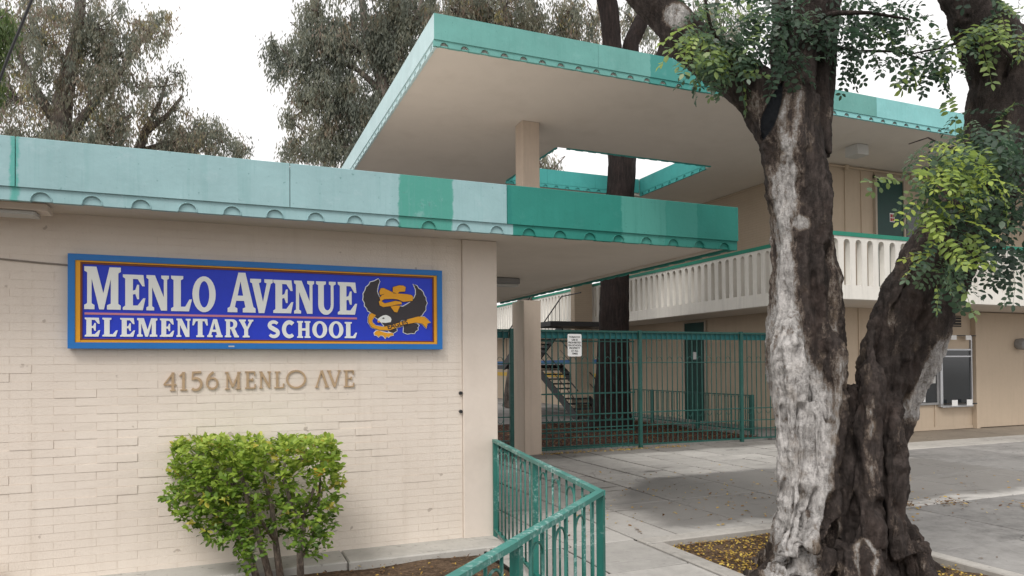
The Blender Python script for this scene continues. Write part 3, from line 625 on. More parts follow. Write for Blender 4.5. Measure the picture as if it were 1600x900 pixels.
def glyph(ch, x0, x1, z0, z1, depth):
    wd, sp = GL[ch]; sx = (x1-x0)/wd; sz = z1-z0
    me = curve_mesh('letter', [[(x*sx, y*sz) for x, y in s] for s in sp], depth); return upright(me)

# ------------------------------------------------------------------ school sign
sg = thing('school_sign', (.43, WY, 2.37), 'long blue school sign with white lettering and an eagle emblem on the brick wall', 'sign')
SX0, SX1, S0, S1 = -1.197, 2.058, 1.968, 2.766; YF = WY-.085
fr = MB(); fw = .052
fr.box((SX0, YF, S0), (SX1, WY-.008, S0+fw)).box((SX0, YF, S1-fw), (SX1, WY-.008, S1)).box((SX0, YF, S0+fw), (SX0+fw, WY-.008, S1-fw)).box((SX1-fw, YF, S0+fw), (SX1, WY-.008, S1-fw))
part('frame', fr, M['sgn_blue'], sg)
yp = YF+.035
part('field', MB().box((SX0+fw, yp, S0+fw), (SX1-fw, WY-.02, S1-fw)), M['sgn_field'], sg)
a, b, c, d_ = SX0+fw+.001, SX1-fw-.001, S0+fw+.001, S1-fw-.001; t1 = .030
part('gold_moulding', MB().box((a, YF+.012, c), (a+.036, yp-.001, d_)).box((b-.030, YF+.012, c), (b, yp-.001, d_)).box((a+.036, YF+.016, c), (b-.030, yp-.001, c+.018)).box((a+.036, YF+.014, d_-.012), (b-.03, yp-.001, d_)), M['sgn_gold'], sg)
part('maroon_line', MB().box((a+.036, YF+.021, c), (a+.050, yp-.001, d_-.012)).box((b-.042, YF+.021, c+.018), (b-.030, yp-.001, d_-.012)).box((a+.05, YF+.023, c+.018), (b-.042, yp-.001, c+.032)).box((a+.05, YF+.023, d_-.028), (b-.042, yp-.001, d_-.012)), M['sgn_maroon'], sg)
YL = yp-.006
def C6(x, y): return (100+x*.18892, 390+y*.18892)
def C7(x, y): return (400+x*.18892, 390+y*.18892)
def sgx(p): q = ony(p[0], p[1], YL); return q[0], q[2]
def place(ch, cf, x0, x1, yt, yb):
    X0, Z0 = sgx(cf(x0, yb)); X1, Z1 = sgx(cf(x1, yt)); me = glyph(ch, X0, X1, Z0, Z1, .010)
    o = put('letter', me, M['sgn_white'], sg, (X0, YL, Z0)); return o
for ch, x0, x1, yt, yb in (('M', 168, 470, 150, 492), ('E', 487, 674, 212, 498), ('N', 682, 868, 217, 502), ('L', 886, 1058, 222, 508), ('O', 1062, 1255, 233, 508), ('A', 1353, 1584, 196, 517)): place(ch, C6, x0, x1, yt, yb)
for ch, x0, x1, yt, yb in (('V', -48, 138, 248, 523), ('E', 143, 308, 256, 524), ('N', 315, 480, 262, 528), ('U', 497, 658, 268, 530), ('E', 677, 835, 274, 536)): place(ch, C7, x0, x1, yt, yb)
for ch, x0, x1, yt, yb in (('E', 172, 300, 564, 719), ('L', 318, 446, 566, 719), ('E', 465, 588, 567, 720), ('M', 605, 772, 569, 720), ('E', 793, 912, 572, 721), ('N', 930, 1047, 573, 722), ('T', 1060, 1192, 574, 723), ('A', 1185, 1312, 576, 724), ('R', 1330, 1447, 578, 725), ('Y', 1447, 1566, 580, 726)): place(ch, C6, x0, x1, yt, yb)
for ch, x0, x1, yt, yb in (('S', 92, 200, 588, 728), ('C', 215, 328, 590, 730), ('H', 340, 450, 592, 730), ('O', 465, 588, 596, 728), ('O', 602, 722, 597, 730), ('L', 733, 835, 600, 732)): place(ch, C7, x0, x1, yt, yb)
q0 = sgx(C6(170, 527)); q1 = sgx(C7(835, 570)); part('rule', MB().box((q0[0], YL, (q0[1]+q1[1])/2-.009), (q1[0], yp-.001, (q0[1]+q1[1])/2+.009)), M['sgn_pink'], sg)
# eagle emblem
WING = [(1012, 243), (1022, 262), (1008, 300), (1000, 345), (1015, 385), (1040, 450), (1075, 470), (1120, 470), (1150, 510), (1180, 468), (1215, 472), (1270, 440), (1310, 400), (1322, 370), (1322, 330), (1302, 285), (1330, 300), (1345, 325), (1362, 332), (1380, 352), (1388, 378), (1402, 396), (1404, 420), (1414, 440), (1402, 470), (1402, 500), (1385, 520), (1370, 545), (1300, 575), (1200, 585), (1160, 640), (1165, 670), (1135, 690), (1105, 680), (1075, 650), (1030, 590), (990, 560), (965, 540), (950, 520), (925, 505), (918, 485), (900, 465), (900, 440), (886, 415), (890, 385), (888, 365), (905, 335), (910, 312), (935, 292), (945, 270), (978, 262)]
TAIL = [(1222, 618), (1300, 608), (1330, 612), (1347, 628), (1336, 645), (1338, 662), (1318, 675), (1310, 692), (1282, 690), (1250, 696), (1220, 684)]
HEAD = [(1003, 588), (1010, 570), (1028, 556), (1050, 545), (1072, 541), (1092, 548), (1110, 560), (1118, 578), (1112, 600), (1070, 607), (1030, 604)]
RIB = [[(1018, 350), (1030, 322), (1050, 318), (1110, 345), (1135, 358), (1110, 387), (1060, 367), (1025, 377)],
       [(1020, 398), (1040, 378), (1062, 368), (1150, 363), (1250, 370), (1285, 378), (1298, 392), (1292, 425), (1215, 432), (1170, 412), (1130, 408), (1060, 410), (1030, 428)],
       [(1014, 432), (1028, 418), (1040, 430), (1062, 446), (1150, 425), (1200, 433), (1204, 452), (1165, 455), (1120, 466), (1050, 476), (1022, 462)],
       [(1130, 312), (1180, 297), (1215, 299), (1236, 312), (1230, 347), (1182, 350), (1172, 366), (1130, 352)],
       [(1110, 472), (1150, 464), (1190, 464), (1166, 520), (1142, 516)]]
BAN = [(928, 560), (938, 535), (955, 526), (990, 543), (970, 566), (958, 585), (962, 605), (990, 630), (1050, 640), (1150, 615), (1260, 575), (1340, 554), (1392, 558), (1410, 572), (1442, 606), (1416, 610), (1408, 652), (1372, 612), (1320, 604), (1270, 612), (1180, 640), (1100, 667), (1020, 665), (955, 642), (928, 600)]
FEET = [(978, 690), (990, 676), (1012, 668), (1050, 682), (1085, 690), (1130, 690), (1137, 708), (1108, 712), (1098, 724), (1080, 716), (1070, 734), (1052, 712), (1030, 708), (1012, 722), (1002, 710), (982, 706)]
em = part('eagle_emblem', MB().box((1.42, yp-.0012, 2.08), (1.43, yp-.0006, 2.09)), M['eagle'], sg)
def emb(name, poly, y, mat, grow=0, depth=.004):
    p = np.array([sgx(C7(*q)) for q in poly])
    if grow:
        c0 = p.copy(); d0 = np.roll(p, -1, 0)-np.roll(p, 1, 0); nn = np.stack([d0[:, 1], -d0[:, 0]], 1); nn /= (np.linalg.norm(nn, axis=1)[:, None]+1e-9)
        area = np.sum(p[:, 0]*np.roll(p[:, 1], -1)-np.roll(p[:, 0], -1)*p[:, 1]); p = c0+nn*grow*(1 if area > 0 else -1)
    me = upright(curve_mesh(name, [[tuple(q) for q in p]], depth)); return put(name, me, mat, em, (0, y, 0))
emb('emblem_outline', WING, yp-.003, M['sgn_white'], .008); emb('emblem_outline', TAIL, yp-.0034, M['sgn_white'], .008); emb('emblem_outline', BAN, yp-.0038, M['sgn_white'], .007); emb('emblem_outline', FEET, yp-.0042, M['sgn_white'], .007)
emb('eagle_body', WING, yp-.0075, M['eagle']); emb('eagle_tail', TAIL, yp-.008, M['eagle']); emb('eagle_feet', FEET, yp-.0085, M['sgn_gold'])
for k, r in enumerate(RIB):
    emb('ribbon_edge', r, yp-.011-k*.0004, M['eagle'], .0045); emb('ribbon_fold', r, yp-.0155-k*.0004, M['sgn_gold'])
emb('banner_edge', BAN, yp-.0125, M['eagle'], .003); emb('banner', BAN, yp-.017, M['sgn_gold']); emb('eagle_head', HEAD, yp-.0185, M['sgn_white'])
emb('eagle_beak', [(1003, 588), (1000, 600), (1012, 606), (1024, 600), (1018, 588)], yp-.0215, M['sgn_gold'], depth=.003)
emb('eagle_eye', [(1040, 568), (1052, 562), (1062, 568), (1050, 576)], yp-.0222, M['eagle'], depth=.003)
tm = text_mesh('EAGLES', .056, .003, bold=.0012); upright(tm); qa = sgx(C7(1168, 622))
o = put('banner_lettering', tm, M['eagle'], em, (qa[0], yp-.0205, qa[1])); o.rotation_euler = (0, -math.radians(14.5), 0); o.scale = (1.13, 1, 1.2)
o = put('maker_mark', MB().box((0, 0, 0), (.05, .001, .012)).mesh('maker_mark'), M['lamp'], sg, (.05, YF-.0012, 1.985))

# ------------------------------------------------------------------ bronze address letters
ad = thing('address_lettering', (.35, WY, 1.68), 'bronze letters reading 4156 MENLO AVE under the school sign', 'lettering')
def C8(x, y): return (240+x*.2125, 560+y*.2125)
YA = WY-.004
def stroke_char(ch, x0, x1, yt, yb):
    X0, _, Z0 = ony(*C8(x0, yb), YA); X1, _, Z1 = ony(*C8(x1, yt), YA); W_, H_ = X1-X0, Z1-Z0; mb = MB(); cnt = [0]
    def P(u, v): return (X0+u*W_, Z0+v*H_)
    def st(u0, v0, u1, v1, t):
        cnt[0] += 1; y0 = YA-.012-.0007*cnt[0]; p, q = P(u0, v0), P(u1, v1); mb.bar((p[0], y0+.010, p[1]), (q[0], y0+.010, q[1]), .02, t, up=(0, 1, 0) if False else (-(q[1]-p[1]), 0, q[0]-p[0]))
    def rb(cl, t):
        cnt[0] += 1; cl = [P(u, v) for u, v in cl]; mb.prism(ribbon(cl, t/2), (0, YA-.012-.0007*cnt[0], 0), (1, 0, 0), (0, 0, 1), (0, .02, 0))
    T, t, s_ = .023, .013, .011
    if ch == '4': st(.72, 0.0, .72, 1, T); st(.0, .32, .98, .32, t); st(.02, .33, .74, .98, t); st(.5, .02, .92, .02, s_)
    if ch == '1': st(.5, 0, .5, 1, T); st(.1, .02, .95, .02, s_); st(.02, .78, .5, .97, t)
    if ch == '5': st(.1, .94, .9, .96, .02); st(.13, .55, .17, .96, t); rb([(u*.5+.42, v*.31+.33) for u, v in [(math.cos(math.radians(q)), math.sin(math.radians(q))) for q in np.linspace(125, -130, 16)]], .022)
    if ch == '6': rb([(.5+.44*math.cos(math.radians(q)), .32+.31*math.sin(math.radians(q))) for q in np.linspace(0, 359, 20)], .018); rb([(.06, .34), (.12, .6), (.3, .82), (.6, .98)], .02)
    if ch == 'M': st(.14, 0, .14, 1, t); st(.86, 0, .86, 1, T); st(.12, .98, .5, .12, T*.9); st(.5, .12, .88, .98, t); st(0, .02, .3, .02, s_); st(.68, .02, 1, .02, s_); st(.0, .98, .22, .98, s_); st(.78, .98, 1, .98, s_)
    if ch == 'E': st(.25, 0, .25, 1, T); st(0, .02, .95, .02, t); st(0, .98, .9, .98, t); st(.25, .52, .72, .52, t); st(.93, 0, .95, .25, s_); st(.90, .75, .90, 1, s_); st(.72, .42, .72, .62, s_)
    if ch == 'N': st(.14, 0, .14, 1, t); st(.88, 0, .88, 1, t); st(.12, .99, .88, .05, T); st(0, .02, .3, .02, s_); st(.7, .98, 1, .98, s_); st(0, .98, .2, .98, s_)
    if ch == 'L': st(.3, 0, .3, 1, T); st(0, .02, .95, .02, t); st(.05, .98, .6, .98, s_); st(.94, 0, .97, .28, s_)
    if ch == 'O': rb([(.5+.46*math.cos(math.radians(q)), .5+.48*math.sin(math.radians(q))) for q in np.linspace(0, 359, 28)], .018)
    if ch == 'A': st(.08, 0, .46, 1, t); st(.46, 1, .88, 0, T); st(0, .02, .25, .02, s_); st(.7, .02, 1, .02, s_)
    if ch == 'V': st(.12, 1, .56, 0, T); st(.56, 0, .92, 1, t); st(0, .98, .3, .98, s_); st(.78, .98, 1, .98, s_)
    part('numeral' if ch.isdigit() else 'letter', mb, M['bronze'], ad)
for a_ in (('4', 75, 168, 102, 238), ('1', 190, 250, 100, 235), ('5', 275, 358, 95, 235), ('6', 388, 475, 97, 226), ('M', 525, 640, 100, 227), ('E', 672, 750, 97, 221), ('N', 778, 862, 97, 219), ('L', 888, 958, 97, 218), ('O', 975, 1120, 88, 219), ('A', 1188, 1288, 88, 214), ('V', 1275, 1375, 88, 211), ('E', 1398, 1474, 88, 210)): stroke_char(*a_)
# cable and small fittings on the wall
cb = MB(); cb.tube([(-3, WY-.01, 2.72), (-2.2, WY-.01, 2.71), (-1.7, WY-.012, 2.705), (-1.4, WY-.012, 2.685), (-1.19, WY-.012, 2.675)], .008, 6)
single('sign_cable', cb, M['rope'], (-1.9, WY, 2.7), 'thin grey cable running along the brick to the left end of the school sign', 'cable')
single('pipe_stub', MB().tube([(-1.72, 6.78, 0.0), (-1.72, 6.78, .20)], .055, 10).tube([(-1.72, 6.78, .20), (-1.72, 6.78, .235)], .068, 10), M['pillar'], (-1.72, 6.78, 0), 'short beige capped pipe at the foot of the wall, far left', 'pipe')
for k, (z, g_) in enumerate(((1.52, 1), (1.33, 2))):
    single('wall_bolt', MB().tube([(2.27, WY-.03, z), (2.27, WY, z)], .018, 8), M['dark'], (2.27, WY, z), ('upper' if k == 0 else 'lower')+' of two dark bolts on the brick beside the pillar', 'bolt', 'bolts beside the pillar')

# ------------------------------------------------------------------ ramp handrail
hr = thing('handrail', (2.13, 3.76, 0), 'teal painted steel handrail with hooped bars turning a corner beside the planting bed', 'handrail')
A_, B_, C_, D_, E_ = [np.array(p+(0,), float) for p in ((2.625, 6.86), (2.36, 5.26), (2.135, 3.78), (1.20, 2.88), (.30, 2.02))]
ZT = 1.03
def run(p, q, nb, hoopmod=0, dz=0.0):
    p = p+(0, 0, dz); q = q+(0, 0, dz)
    d = (q-p)/np.linalg.norm(q-p); nrm = np.array((-d[1], d[0], 0))
    part('top_rail', MB().bar(p+(0, 0, ZT-.014)-d*.02, q+(0, 0, ZT-.014)+d*.02, .048, .028), M['railtop'], hr)
    part('bottom_rail', MB().bar(p+(0, 0, .10), q+(0, 0, .10), .034, .02), M['rail'], hr)
    for k in range(nb):
        c = p+(q-p)*((k+1)/(nb+1)); part('baluster', MB().tube([c+(0, 0, .11), c+(0, 0, ZT-.028)], .0085, 8), M['rail'], hr, smooth=True)
        if (k+hoopmod) % 2 == 0 and k+1 < nb:
            c2 = p+(q-p)*((k+2)/(nb+1)); h = np.linalg.norm(c2-c)/2; m = (c+c2)/2
            part('hoop', MB().tube([m+d*(-h*math.cos(t))+np.array((0, 0, ZT-.075-h+h*math.sin(t))) for t in np.linspace(0, math.pi, 11)], .007, 6), M['rail'], hr, smooth=True)
run(A_, B_, 9, 0); run(B_, C_, 8, 0, .0025); run(C_, D_, 7, 1, .005); run(D_, E_, 7, 0, .0025)
for p, s in ((A_, .042), (B_, .046), (C_, .044), (D_, .046)):
    d = np.array((.13, .99, 0)) if p is not D_ and p is not C_ else np.array((.72, .69, 0))
    part('post', MB().bar(p+(0, 0, -.08), p+(0, 0, ZT-.03), s, s, up=tuple(d)), M['rail'], hr)

# ------------------------------------------------------------------ courtyard fence with gate
fn = thing('fence', (8.3, 13.0, 0), 'tall teal steel bar fence with hoops closing off the courtyard', 'fence')
FYY = 13.0
def fsect(x0, x1):
    for z, h in ((.075, .035), (.30, .018), (.49, .018), (.77, .022), (1.84, .018), (2.505, .04)): part('rail', MB().bar((x0, FYY, z), (x1, FYY, z), .03, h), M['fence'], fn)
    part('header_band', MB().box((x0, FYY+.035, 2.35), (x1, FYY+.07, 2.485)), M['band'], fn)
    n = max(2, int(round((x1-x0)/.135))); st = (x1-x0)/n
    for k in range(1, n):
        x = x0+k*st; piece('picket', PICK, fn, (x, FYY, 0))
        if k % 2 and k+1 < n:
            piece('hoop', HOOP, fn, (x+st/2, FYY, 1.85), scale=(st/.135, 1, 1)); piece('hoop', HOOP, fn, (x+st/2, FYY, .76), (0, math.pi, 0), (st/.135, 1, 1))
PICK = MB().box((-.008, -.008, .09), (.008, .008, 2.49)).mesh('picket'); PICK.materials.append(M['fence'])
HOOP = MB().tube([(-.0675*math.cos(t), 0, .12*math.sin(t)) for t in np.linspace(0, math.pi, 8)], .006, 5).mesh('hoop'); HOOP.materials.append(M['fence'])
fsect(2.72, 5.3); fsect(5.97, 8.30); fsect(8.38, 11.03); fsect(11.11, 13.68)
for x in (5.34, 8.34, 11.07): part('post', MB().cbox((x-.04, FYY-.04, -.1), (x+.04, FYY+.034, 2.54), .006), M['fence'], fn)
gtp = thing('sliding_gate', (7.1, 13.12, 0), 'dark teal barred gate panel parked behind the left bay of the courtyard fence', 'gate')
for z in (.10, .40, .62, 1.2, 2.3): part('rail', MB().bar((6.0, 13.13, z), (8.28, 13.13, z), .03, .03), M['fence'], gtp)
for k in range(17): piece('picket', PICK, gtp, (6.02+k*.14, 13.135, -.06))
ns = thing('notice_sign', (6.8, 12.97, 2.2), 'small white notice in black capitals hung on the courtyard fence', 'sign')
n0 = ony(887, 557, 12.955); n1_ = ony(908.5, 522, 12.955)
ol = []
for (cx, cy, a0) in ((1, 1, 0), (0, 1, 90), (0, 0, 180), (1, 0, 270)):
    X_ = n1_[0]-.03 if cx else n0[0]+.03; Z_ = n1_[2]-.03 if cy else n0[2]+.03; ol += arc(X_, Z_, .03, .03, a0, a0+90, 4)
me = upright(curve_mesh('plate', [ol], .004)); put('plate', me, M['white'], ns, (0, 12.955, 0))
tm = upright(text_mesh('TOBACCO\nUSE IS\nPROHIBITED\nON SCHOOL\nPROPERTY\nAT ALL\nTIMES', .052, .002, spacing=1.1, bold=.001))
put('notice_lettering', tm, M['black'], ns, ((n0[0]+n1_[0])/2, 12.951, (n0[2]+n1_[2])/2-.004))

# low railing along the walkway, stair, pier behind the fence
lr = thing('walkway_railing', (12.0, 17, 0), 'low dark green hooped railing along the walkway behind the fence', 'railing')
for z in (1.02, .16): part('rail', MB().bar((12.03, 13.75, z), (12.03, 20.4, z), .03, .03), M['fence'], lr)
pk = MB().box((-.008, -.008, .17), (.008, .008, 1.0)).mesh('picket'); pk.materials.append(M['fence'])
hp = MB().tube([(0, -.065*math.cos(t), .07*math.sin(t)) for t in np.linspace(0, math.pi, 7)], .006, 5).mesh('hoop'); hp.materials.append(M['fence'])
k = 0
while 13.85+k*.13 < 20.4:
    piece('picket', pk, lr, (12.03, 13.85+k*.13, 0))
    if k % 2 == 0: piece('hoop', hp, lr, (12.03, 13.85+k*.13+.065, .92))
    k += 1
for y in (13.75, 15.9, 18.1, 20.4): part('post', MB().box((11.99, y-.04, -.05), (12.07, y+.04, 1.04)), M['fence'], lr)
sr = thing('stair', (11.3, 24, 0), 'outdoor stair with dark stringers and thin handrails behind the courtyard fence', 'stair')
n = 11; y0, z0, run_, rise = 20.8, 0.0, .30, .165
for k in range(n): part('tread', MB().box((10.9, y0+k*run_, z0+(k+1)*rise-.05), (11.9, y0+(k+1)*run_+.03, z0+(k+1)*rise)), M['dark'], sr)
yl, zl = y0+n*run_, n*rise
part('landing', MB().box((9.6, yl, zl-.15), (11.95, yl+1.5, zl)), M['dark'], sr)
for x in (10.87, 11.92): part('stringer', MB().bar((x, y0-.1, .0), (x, yl, zl-.08), .05, .28), M['dark'], sr)
for x in (9.6, 10.75): part('stringer', MB().bar((x, yl, zl-.05), (x, 21.6, 3.15), .05, .28), M['dark'], sr)
for k in range(9): part('tread', MB().box((9.62, yl-(k+1)*.29, zl+(k+1)*.15-.05), (10.73, yl-k*.29+.03, zl+(k+1)*.15)), M['dark'], sr)
part('upper_landing', MB().box((9.6, 20.1, 3.05), (12.14, 21.55, 3.2)), M['dark'], sr)
for x in (10.87, 11.92):
    part('handrail', MB().tube([(x, y0-.1, .95), (x, yl, zl+.95)], .022, 6).tube([(x, y0-.1, .55), (x, yl, zl+.55)], .014, 6), M['dark'], sr)
    for k in range(0, n, 2): part('baluster', MB().tube([(x, y0+k*run_, z0+k*rise), (x, y0+k*run_, z0+k*rise+.97)], .012, 5), M['dark'], sr)
for x in (9.6, 10.75):
    part('handrail', MB().tube([(x, yl, zl+.95), (x, 21.6, 4.15), (x, 20.2, 4.15)], .022, 6), M['dark'], sr)
    for k in range(9): part('baluster', MB().tube([(x, yl-k*.29, zl+k*.15), (x, yl-k*.29, zl+k*.15+1.0)], .012, 5), M['dark'], sr)
single('stair_pier', MB().cbox((11.35, 21.8, 0), (12.05, 22.1, 4.75), .01), M['wingbrick'], (11.7, 21.95, 0), 'tan brick pier beside the stair landing', 'pier')
# wall mural bird
mu = thing('wall_mural', (13.70, 25.5, 1.4), 'white and black bird painted on the striped wall behind the dark trunk', 'mural')
def mur(nm, pts, x, m):
    mb = MB(); mb.prism([(b_, c_) for b_, c_ in pts], (x, 0, 0), (0, 1, 0), (0, 0, 1), (.004, 0, 0)); part(nm, mb, m, mu)
mur('mural_body', [(25.2, .9), (26.9, 1.0), (26.6, 1.5), (25.9, 2.0), (25.3, 2.0), (25.0, 1.6)], 13.716, M['white'])
mur('mural_shading', [(25.2, .55), (26.9, .6), (26.7, 1.05), (26.0, .95), (25.3, 1.0)], 13.710, M['black'])
mur('mural_shading', [(25.3, 1.5), (25.7, 1.7), (25.5, 1.95), (25.2, 1.9)], 13.705, M['grey'])

# ------------------------------------------------------------------ foliage kit
def rand_unit(n): return norm(RNG.normal(size=(n, 3)))
def leaf_quads(P, D, N, L, W):
    D = norm(D); S = norm(np.cross(D, N)); N = np.cross(S, D); L = L[:, None]; W = W[:, None]
    return np.stack([P, P+D*L*.45+S*W/2+N*W*.15, P+D*L, P+D*L*.45-S*W/2+N*W*.15], 1).reshape(-1, 3)
def leaf_hex(P, D, N, L, W):
    D = norm(D); S = norm(np.cross(D, N)); N = np.cross(S, D); L = L[:, None]; W = W[:, None]
    return np.stack([P, P+D*L*.28+S*W*.42+N*W*.10, P+D*L*.68+S*W*.46+N*W*.12, P+D*L-N*L*.08, P+D*L*.68-S*W*.46+N*W*.12, P+D*L*.28-S*W*.42+N*W*.10], 1).reshape(-1, 3)

# ---- clipped shrub in front of the wall
sh = thing('shrub', (.48, 6.15, 0), 'box-clipped green shrub with bare lower stems in front of the address letters', 'shrub')
dS = 6.05; sc = dS/CF
def SP(px, py, dy=0.0): q = ond(px, py, dS); return q+np.array((0, dy, 0))
base = SP(440, 915)
stems = [[(405, 915), (385, 850), (350, 800), (320, 745)], [(425, 915), (408, 850), (388, 790), (375, 730), (350, 700)], [(440, 915), (430, 840), (425, 790), (410, 740), (400, 690)], [(470, 912), (468, 860), (472, 820), (455, 790), (440, 740), (445, 700)], [(472, 870), (488, 845), (500, 810), (505, 740)], [(430, 845), (400, 800), (405, 760)], [(468, 820), (490, 770), (510, 710)], [(380, 760), (350, 755), (300, 740)], [(440, 750), (470, 730), (480, 700)]]
for k, s in enumerate(stems):
    off = random.uniform(-.22, .22); n = len(s); pts = [SP(x, y, off*i/(n-1)) for i, (x, y) in enumerate(s)]
    part('stem', MB().tube(pts, list(np.linspace(.033 if k < 4 else .018, .009, n)), 7), M['bark_shrub'], sh, smooth=True)
def shrub_density(x, y):       # outline of the clipped crown: u across, v down, in measured units
    top = 686+3*math.sin(x*.05)+2*math.sin(x*.17); left = np.interp(y, [686, 740, 775, 800, 830, 860], [276, 263, 258, 272, 322, 378]); right = np.interp(y, [686, 720, 780, 830, 880], [518, 533, 532, 518, 492])
    bot = np.interp(x, [258, 280, 310, 330, 360, 380, 420, 470, 500, 538], [780, 835, 815, 850, 880, 885, 840, 850, 882, 800]); return x > left and x < right and y > top and y < bot
Pl, Tl = [], []
while len(Pl) < 1250:
    x, y = random.uniform(255, 540), random.uniform(683, 888)
    if not shrub_density(x, y): continue
    u = (x-398)/140; hole = math.exp(-((x-415)/60)**2-((y-770)/38)**2)*.85+math.exp(-((x-495)/30)**2-((y-770)/40)**2)*.6
    if y > 815: hole += .5*math.exp(-((x-420)/70)**2)
    dep = random.uniform(-1, 1)*.42*math.sqrt(max(.15, 1-u*u*.8))
    if abs(dep) < .25 and y > 705 and random.random() < .55: continue
    if random.random() < hole: continue
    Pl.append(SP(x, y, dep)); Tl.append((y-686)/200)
LV, LT = [], []
for c, t in zip(Pl, Tl):
    k = random.randint(6, 9); P = c+RNG.normal(size=(k, 3))*.012; D = rand_unit(k); D[:, 2] = D[:, 2]*.6+.25-(.25 if t > .3 else -.35)*random.random()
    D[:, 1] -= .25; N = rand_unit(k)*.5+np.array((0, -.35, .9)); L = RNG.uniform(.034, .07, k); Wd = L*RNG.uniform(.42, .58, k)
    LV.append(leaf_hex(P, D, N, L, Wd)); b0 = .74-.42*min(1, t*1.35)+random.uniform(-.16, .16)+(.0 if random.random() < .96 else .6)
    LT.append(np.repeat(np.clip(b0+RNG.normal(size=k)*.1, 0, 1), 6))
LV = np.concatenate(LV); LT = np.concatenate(LT); nl = len(LV)//6
cen = LV.reshape(-1, 6, 3).mean(1); order = np.argsort(cen[:, 1]); pick = order[:300]; restm = np.ones(nl, bool); restm[pick] = False
LV6 = LV.reshape(-1, 6, 3); LT6 = LT.reshape(-1, 6)
for i in pick:
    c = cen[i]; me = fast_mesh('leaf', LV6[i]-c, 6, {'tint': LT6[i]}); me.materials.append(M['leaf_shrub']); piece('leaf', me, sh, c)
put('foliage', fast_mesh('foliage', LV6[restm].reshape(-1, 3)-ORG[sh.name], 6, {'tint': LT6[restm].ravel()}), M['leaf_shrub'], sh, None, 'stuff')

# ------------------------------------------------------------------ the old gnarled tree
TD = 6.15; tk = TD/CF
gt = thing('gnarled_tree', tuple(ond(1315, 885, TD)*np.array((1, 1, 0))), 'big gnarled two-stemmed street tree with white patched bark and pinnate leaves in a kerbed pit', 'tree')
def TP(x, y, dd=0.0): return ond(x, y, TD+dd)
def stem(rows, dd=0.0, seg=20, fl=1.0):
    mb = MB(); mb.tube([TP(x, y, r[3] if len(r) > 3 else dd) for r in rows for x, y in [(r[0], r[1])]], [r[2]*tk for r in rows], seg); return mb
solid = MB()
def addm(mb): solid.add(mb.v, mb.f)
addm(stem([(1240, 930, 62, .05), (1250, 890, 54, .05), (1258, 850, 48, .0), (1264, 800, 44), (1267, 740, 42), (1264, 680, 45), (1260, 620, 50), (1258, 560, 54), (1259, 500, 54), (1259, 440, 51), (1256, 380, 47), (1250, 310, 47), (1239, 250, 47), (1230, 205, 46), (1228, 160, 50)]))
addm(stem([(1395, 930, 70, .0), (1388, 890, 56, .0), (1372, 850, 52), (1360, 800, 47), (1361, 740, 45), (1370, 680, 47), (1384, 620, 48), (1402, 570, 50), (1418, 520, 54), (1436, 470, 54), (1462, 415, 52), (1487, 370, 50), (1516, 320, 50), (1545, 270, 50), (1568, 220, 54), (1580, 160, 60), (1574, 110, 52), (1545, 60, 45), (1518, 20, 36), (1500, -30, 34), (1490, -120, 30)]))
addm(stem([(1318, 930, 85, -.12), (1318, 880, 70, -.1), (1316, 820, 56, -.08), (1315, 740, 52, -.05), (1318, 670, 44, 0), (1328, 604, 27, 0)]))
addm(stem([(1318, 930, 80, .3), (1318, 850, 75, .25), (1316, 740, 52, .18), (1322, 650, 36, .1)]))
addm(stem([(1235, 240, 36, -.05), (1215, 190, 40, -.05), (1190, 150, 38, -.02), (1150, 120, 34, .05), (1110, 92, 32, .1), (1075, 62, 33, .15), (1048, 30, 30, .2), (1015, 0, 26, .25), (985, -30, 24, .3), (940, -80, 20, .3)]))     # limb to the upper left
addm(stem([(1240, 330, 12, -.03), (1238, 280, 24, -.10), (1236, 230, 30, -.14), (1240, 180, 28, -.12), (1250, 120, 24, -.05), (1258, 60, 22), (1266, 0, 24), (1272, -60, 22), (1280, -160, 18)]))
addm(stem([(1262, 240, 34, .1), (1274, 180, 27, .12), (1280, 120, 24, .15), (1284, 60, 22, .18), (1300, -10, 20, .2), (1330, -90, 18, .25)]))
addm(stem([(1228, 130, 20, .12), (1218, 80, 16, .15), (1222, 20, 14, .2), (1215, -40, 12, .2)]))
for (pts) in ([(1236, 830, 24, -.1), (1222, 862, 17, -.16), (1196, 895, 12, -.22), (1150, 918, 10, -.26)], [(1262, 850, 26, -.3), (1235, 885, 20, -.42), (1195, 912, 16, -.55), (1150, 935, 10, -.65)], [(1244, 800, 16, .05), (1226, 838, 14, .12), (1200, 864, 11, .22), (1176, 880, 8, .32)],
              [(1405, 835, 26, .1), (1425, 868, 20, .1), (1452, 895, 14, .1), (1475, 918, 9, .1)], [(1420, 850, 24, -.25), (1445, 895, 20, -.38), (1470, 935, 14, -.5)], [(1340, 860, 32, -.4), (1342, 900, 28, -.55), (1345, 950, 18, -.7)], [(1290, 860, 22, -.4), (1275, 905, 20, -.55), (1262, 950, 14, -.7)]): addm(stem(pts, seg=12))
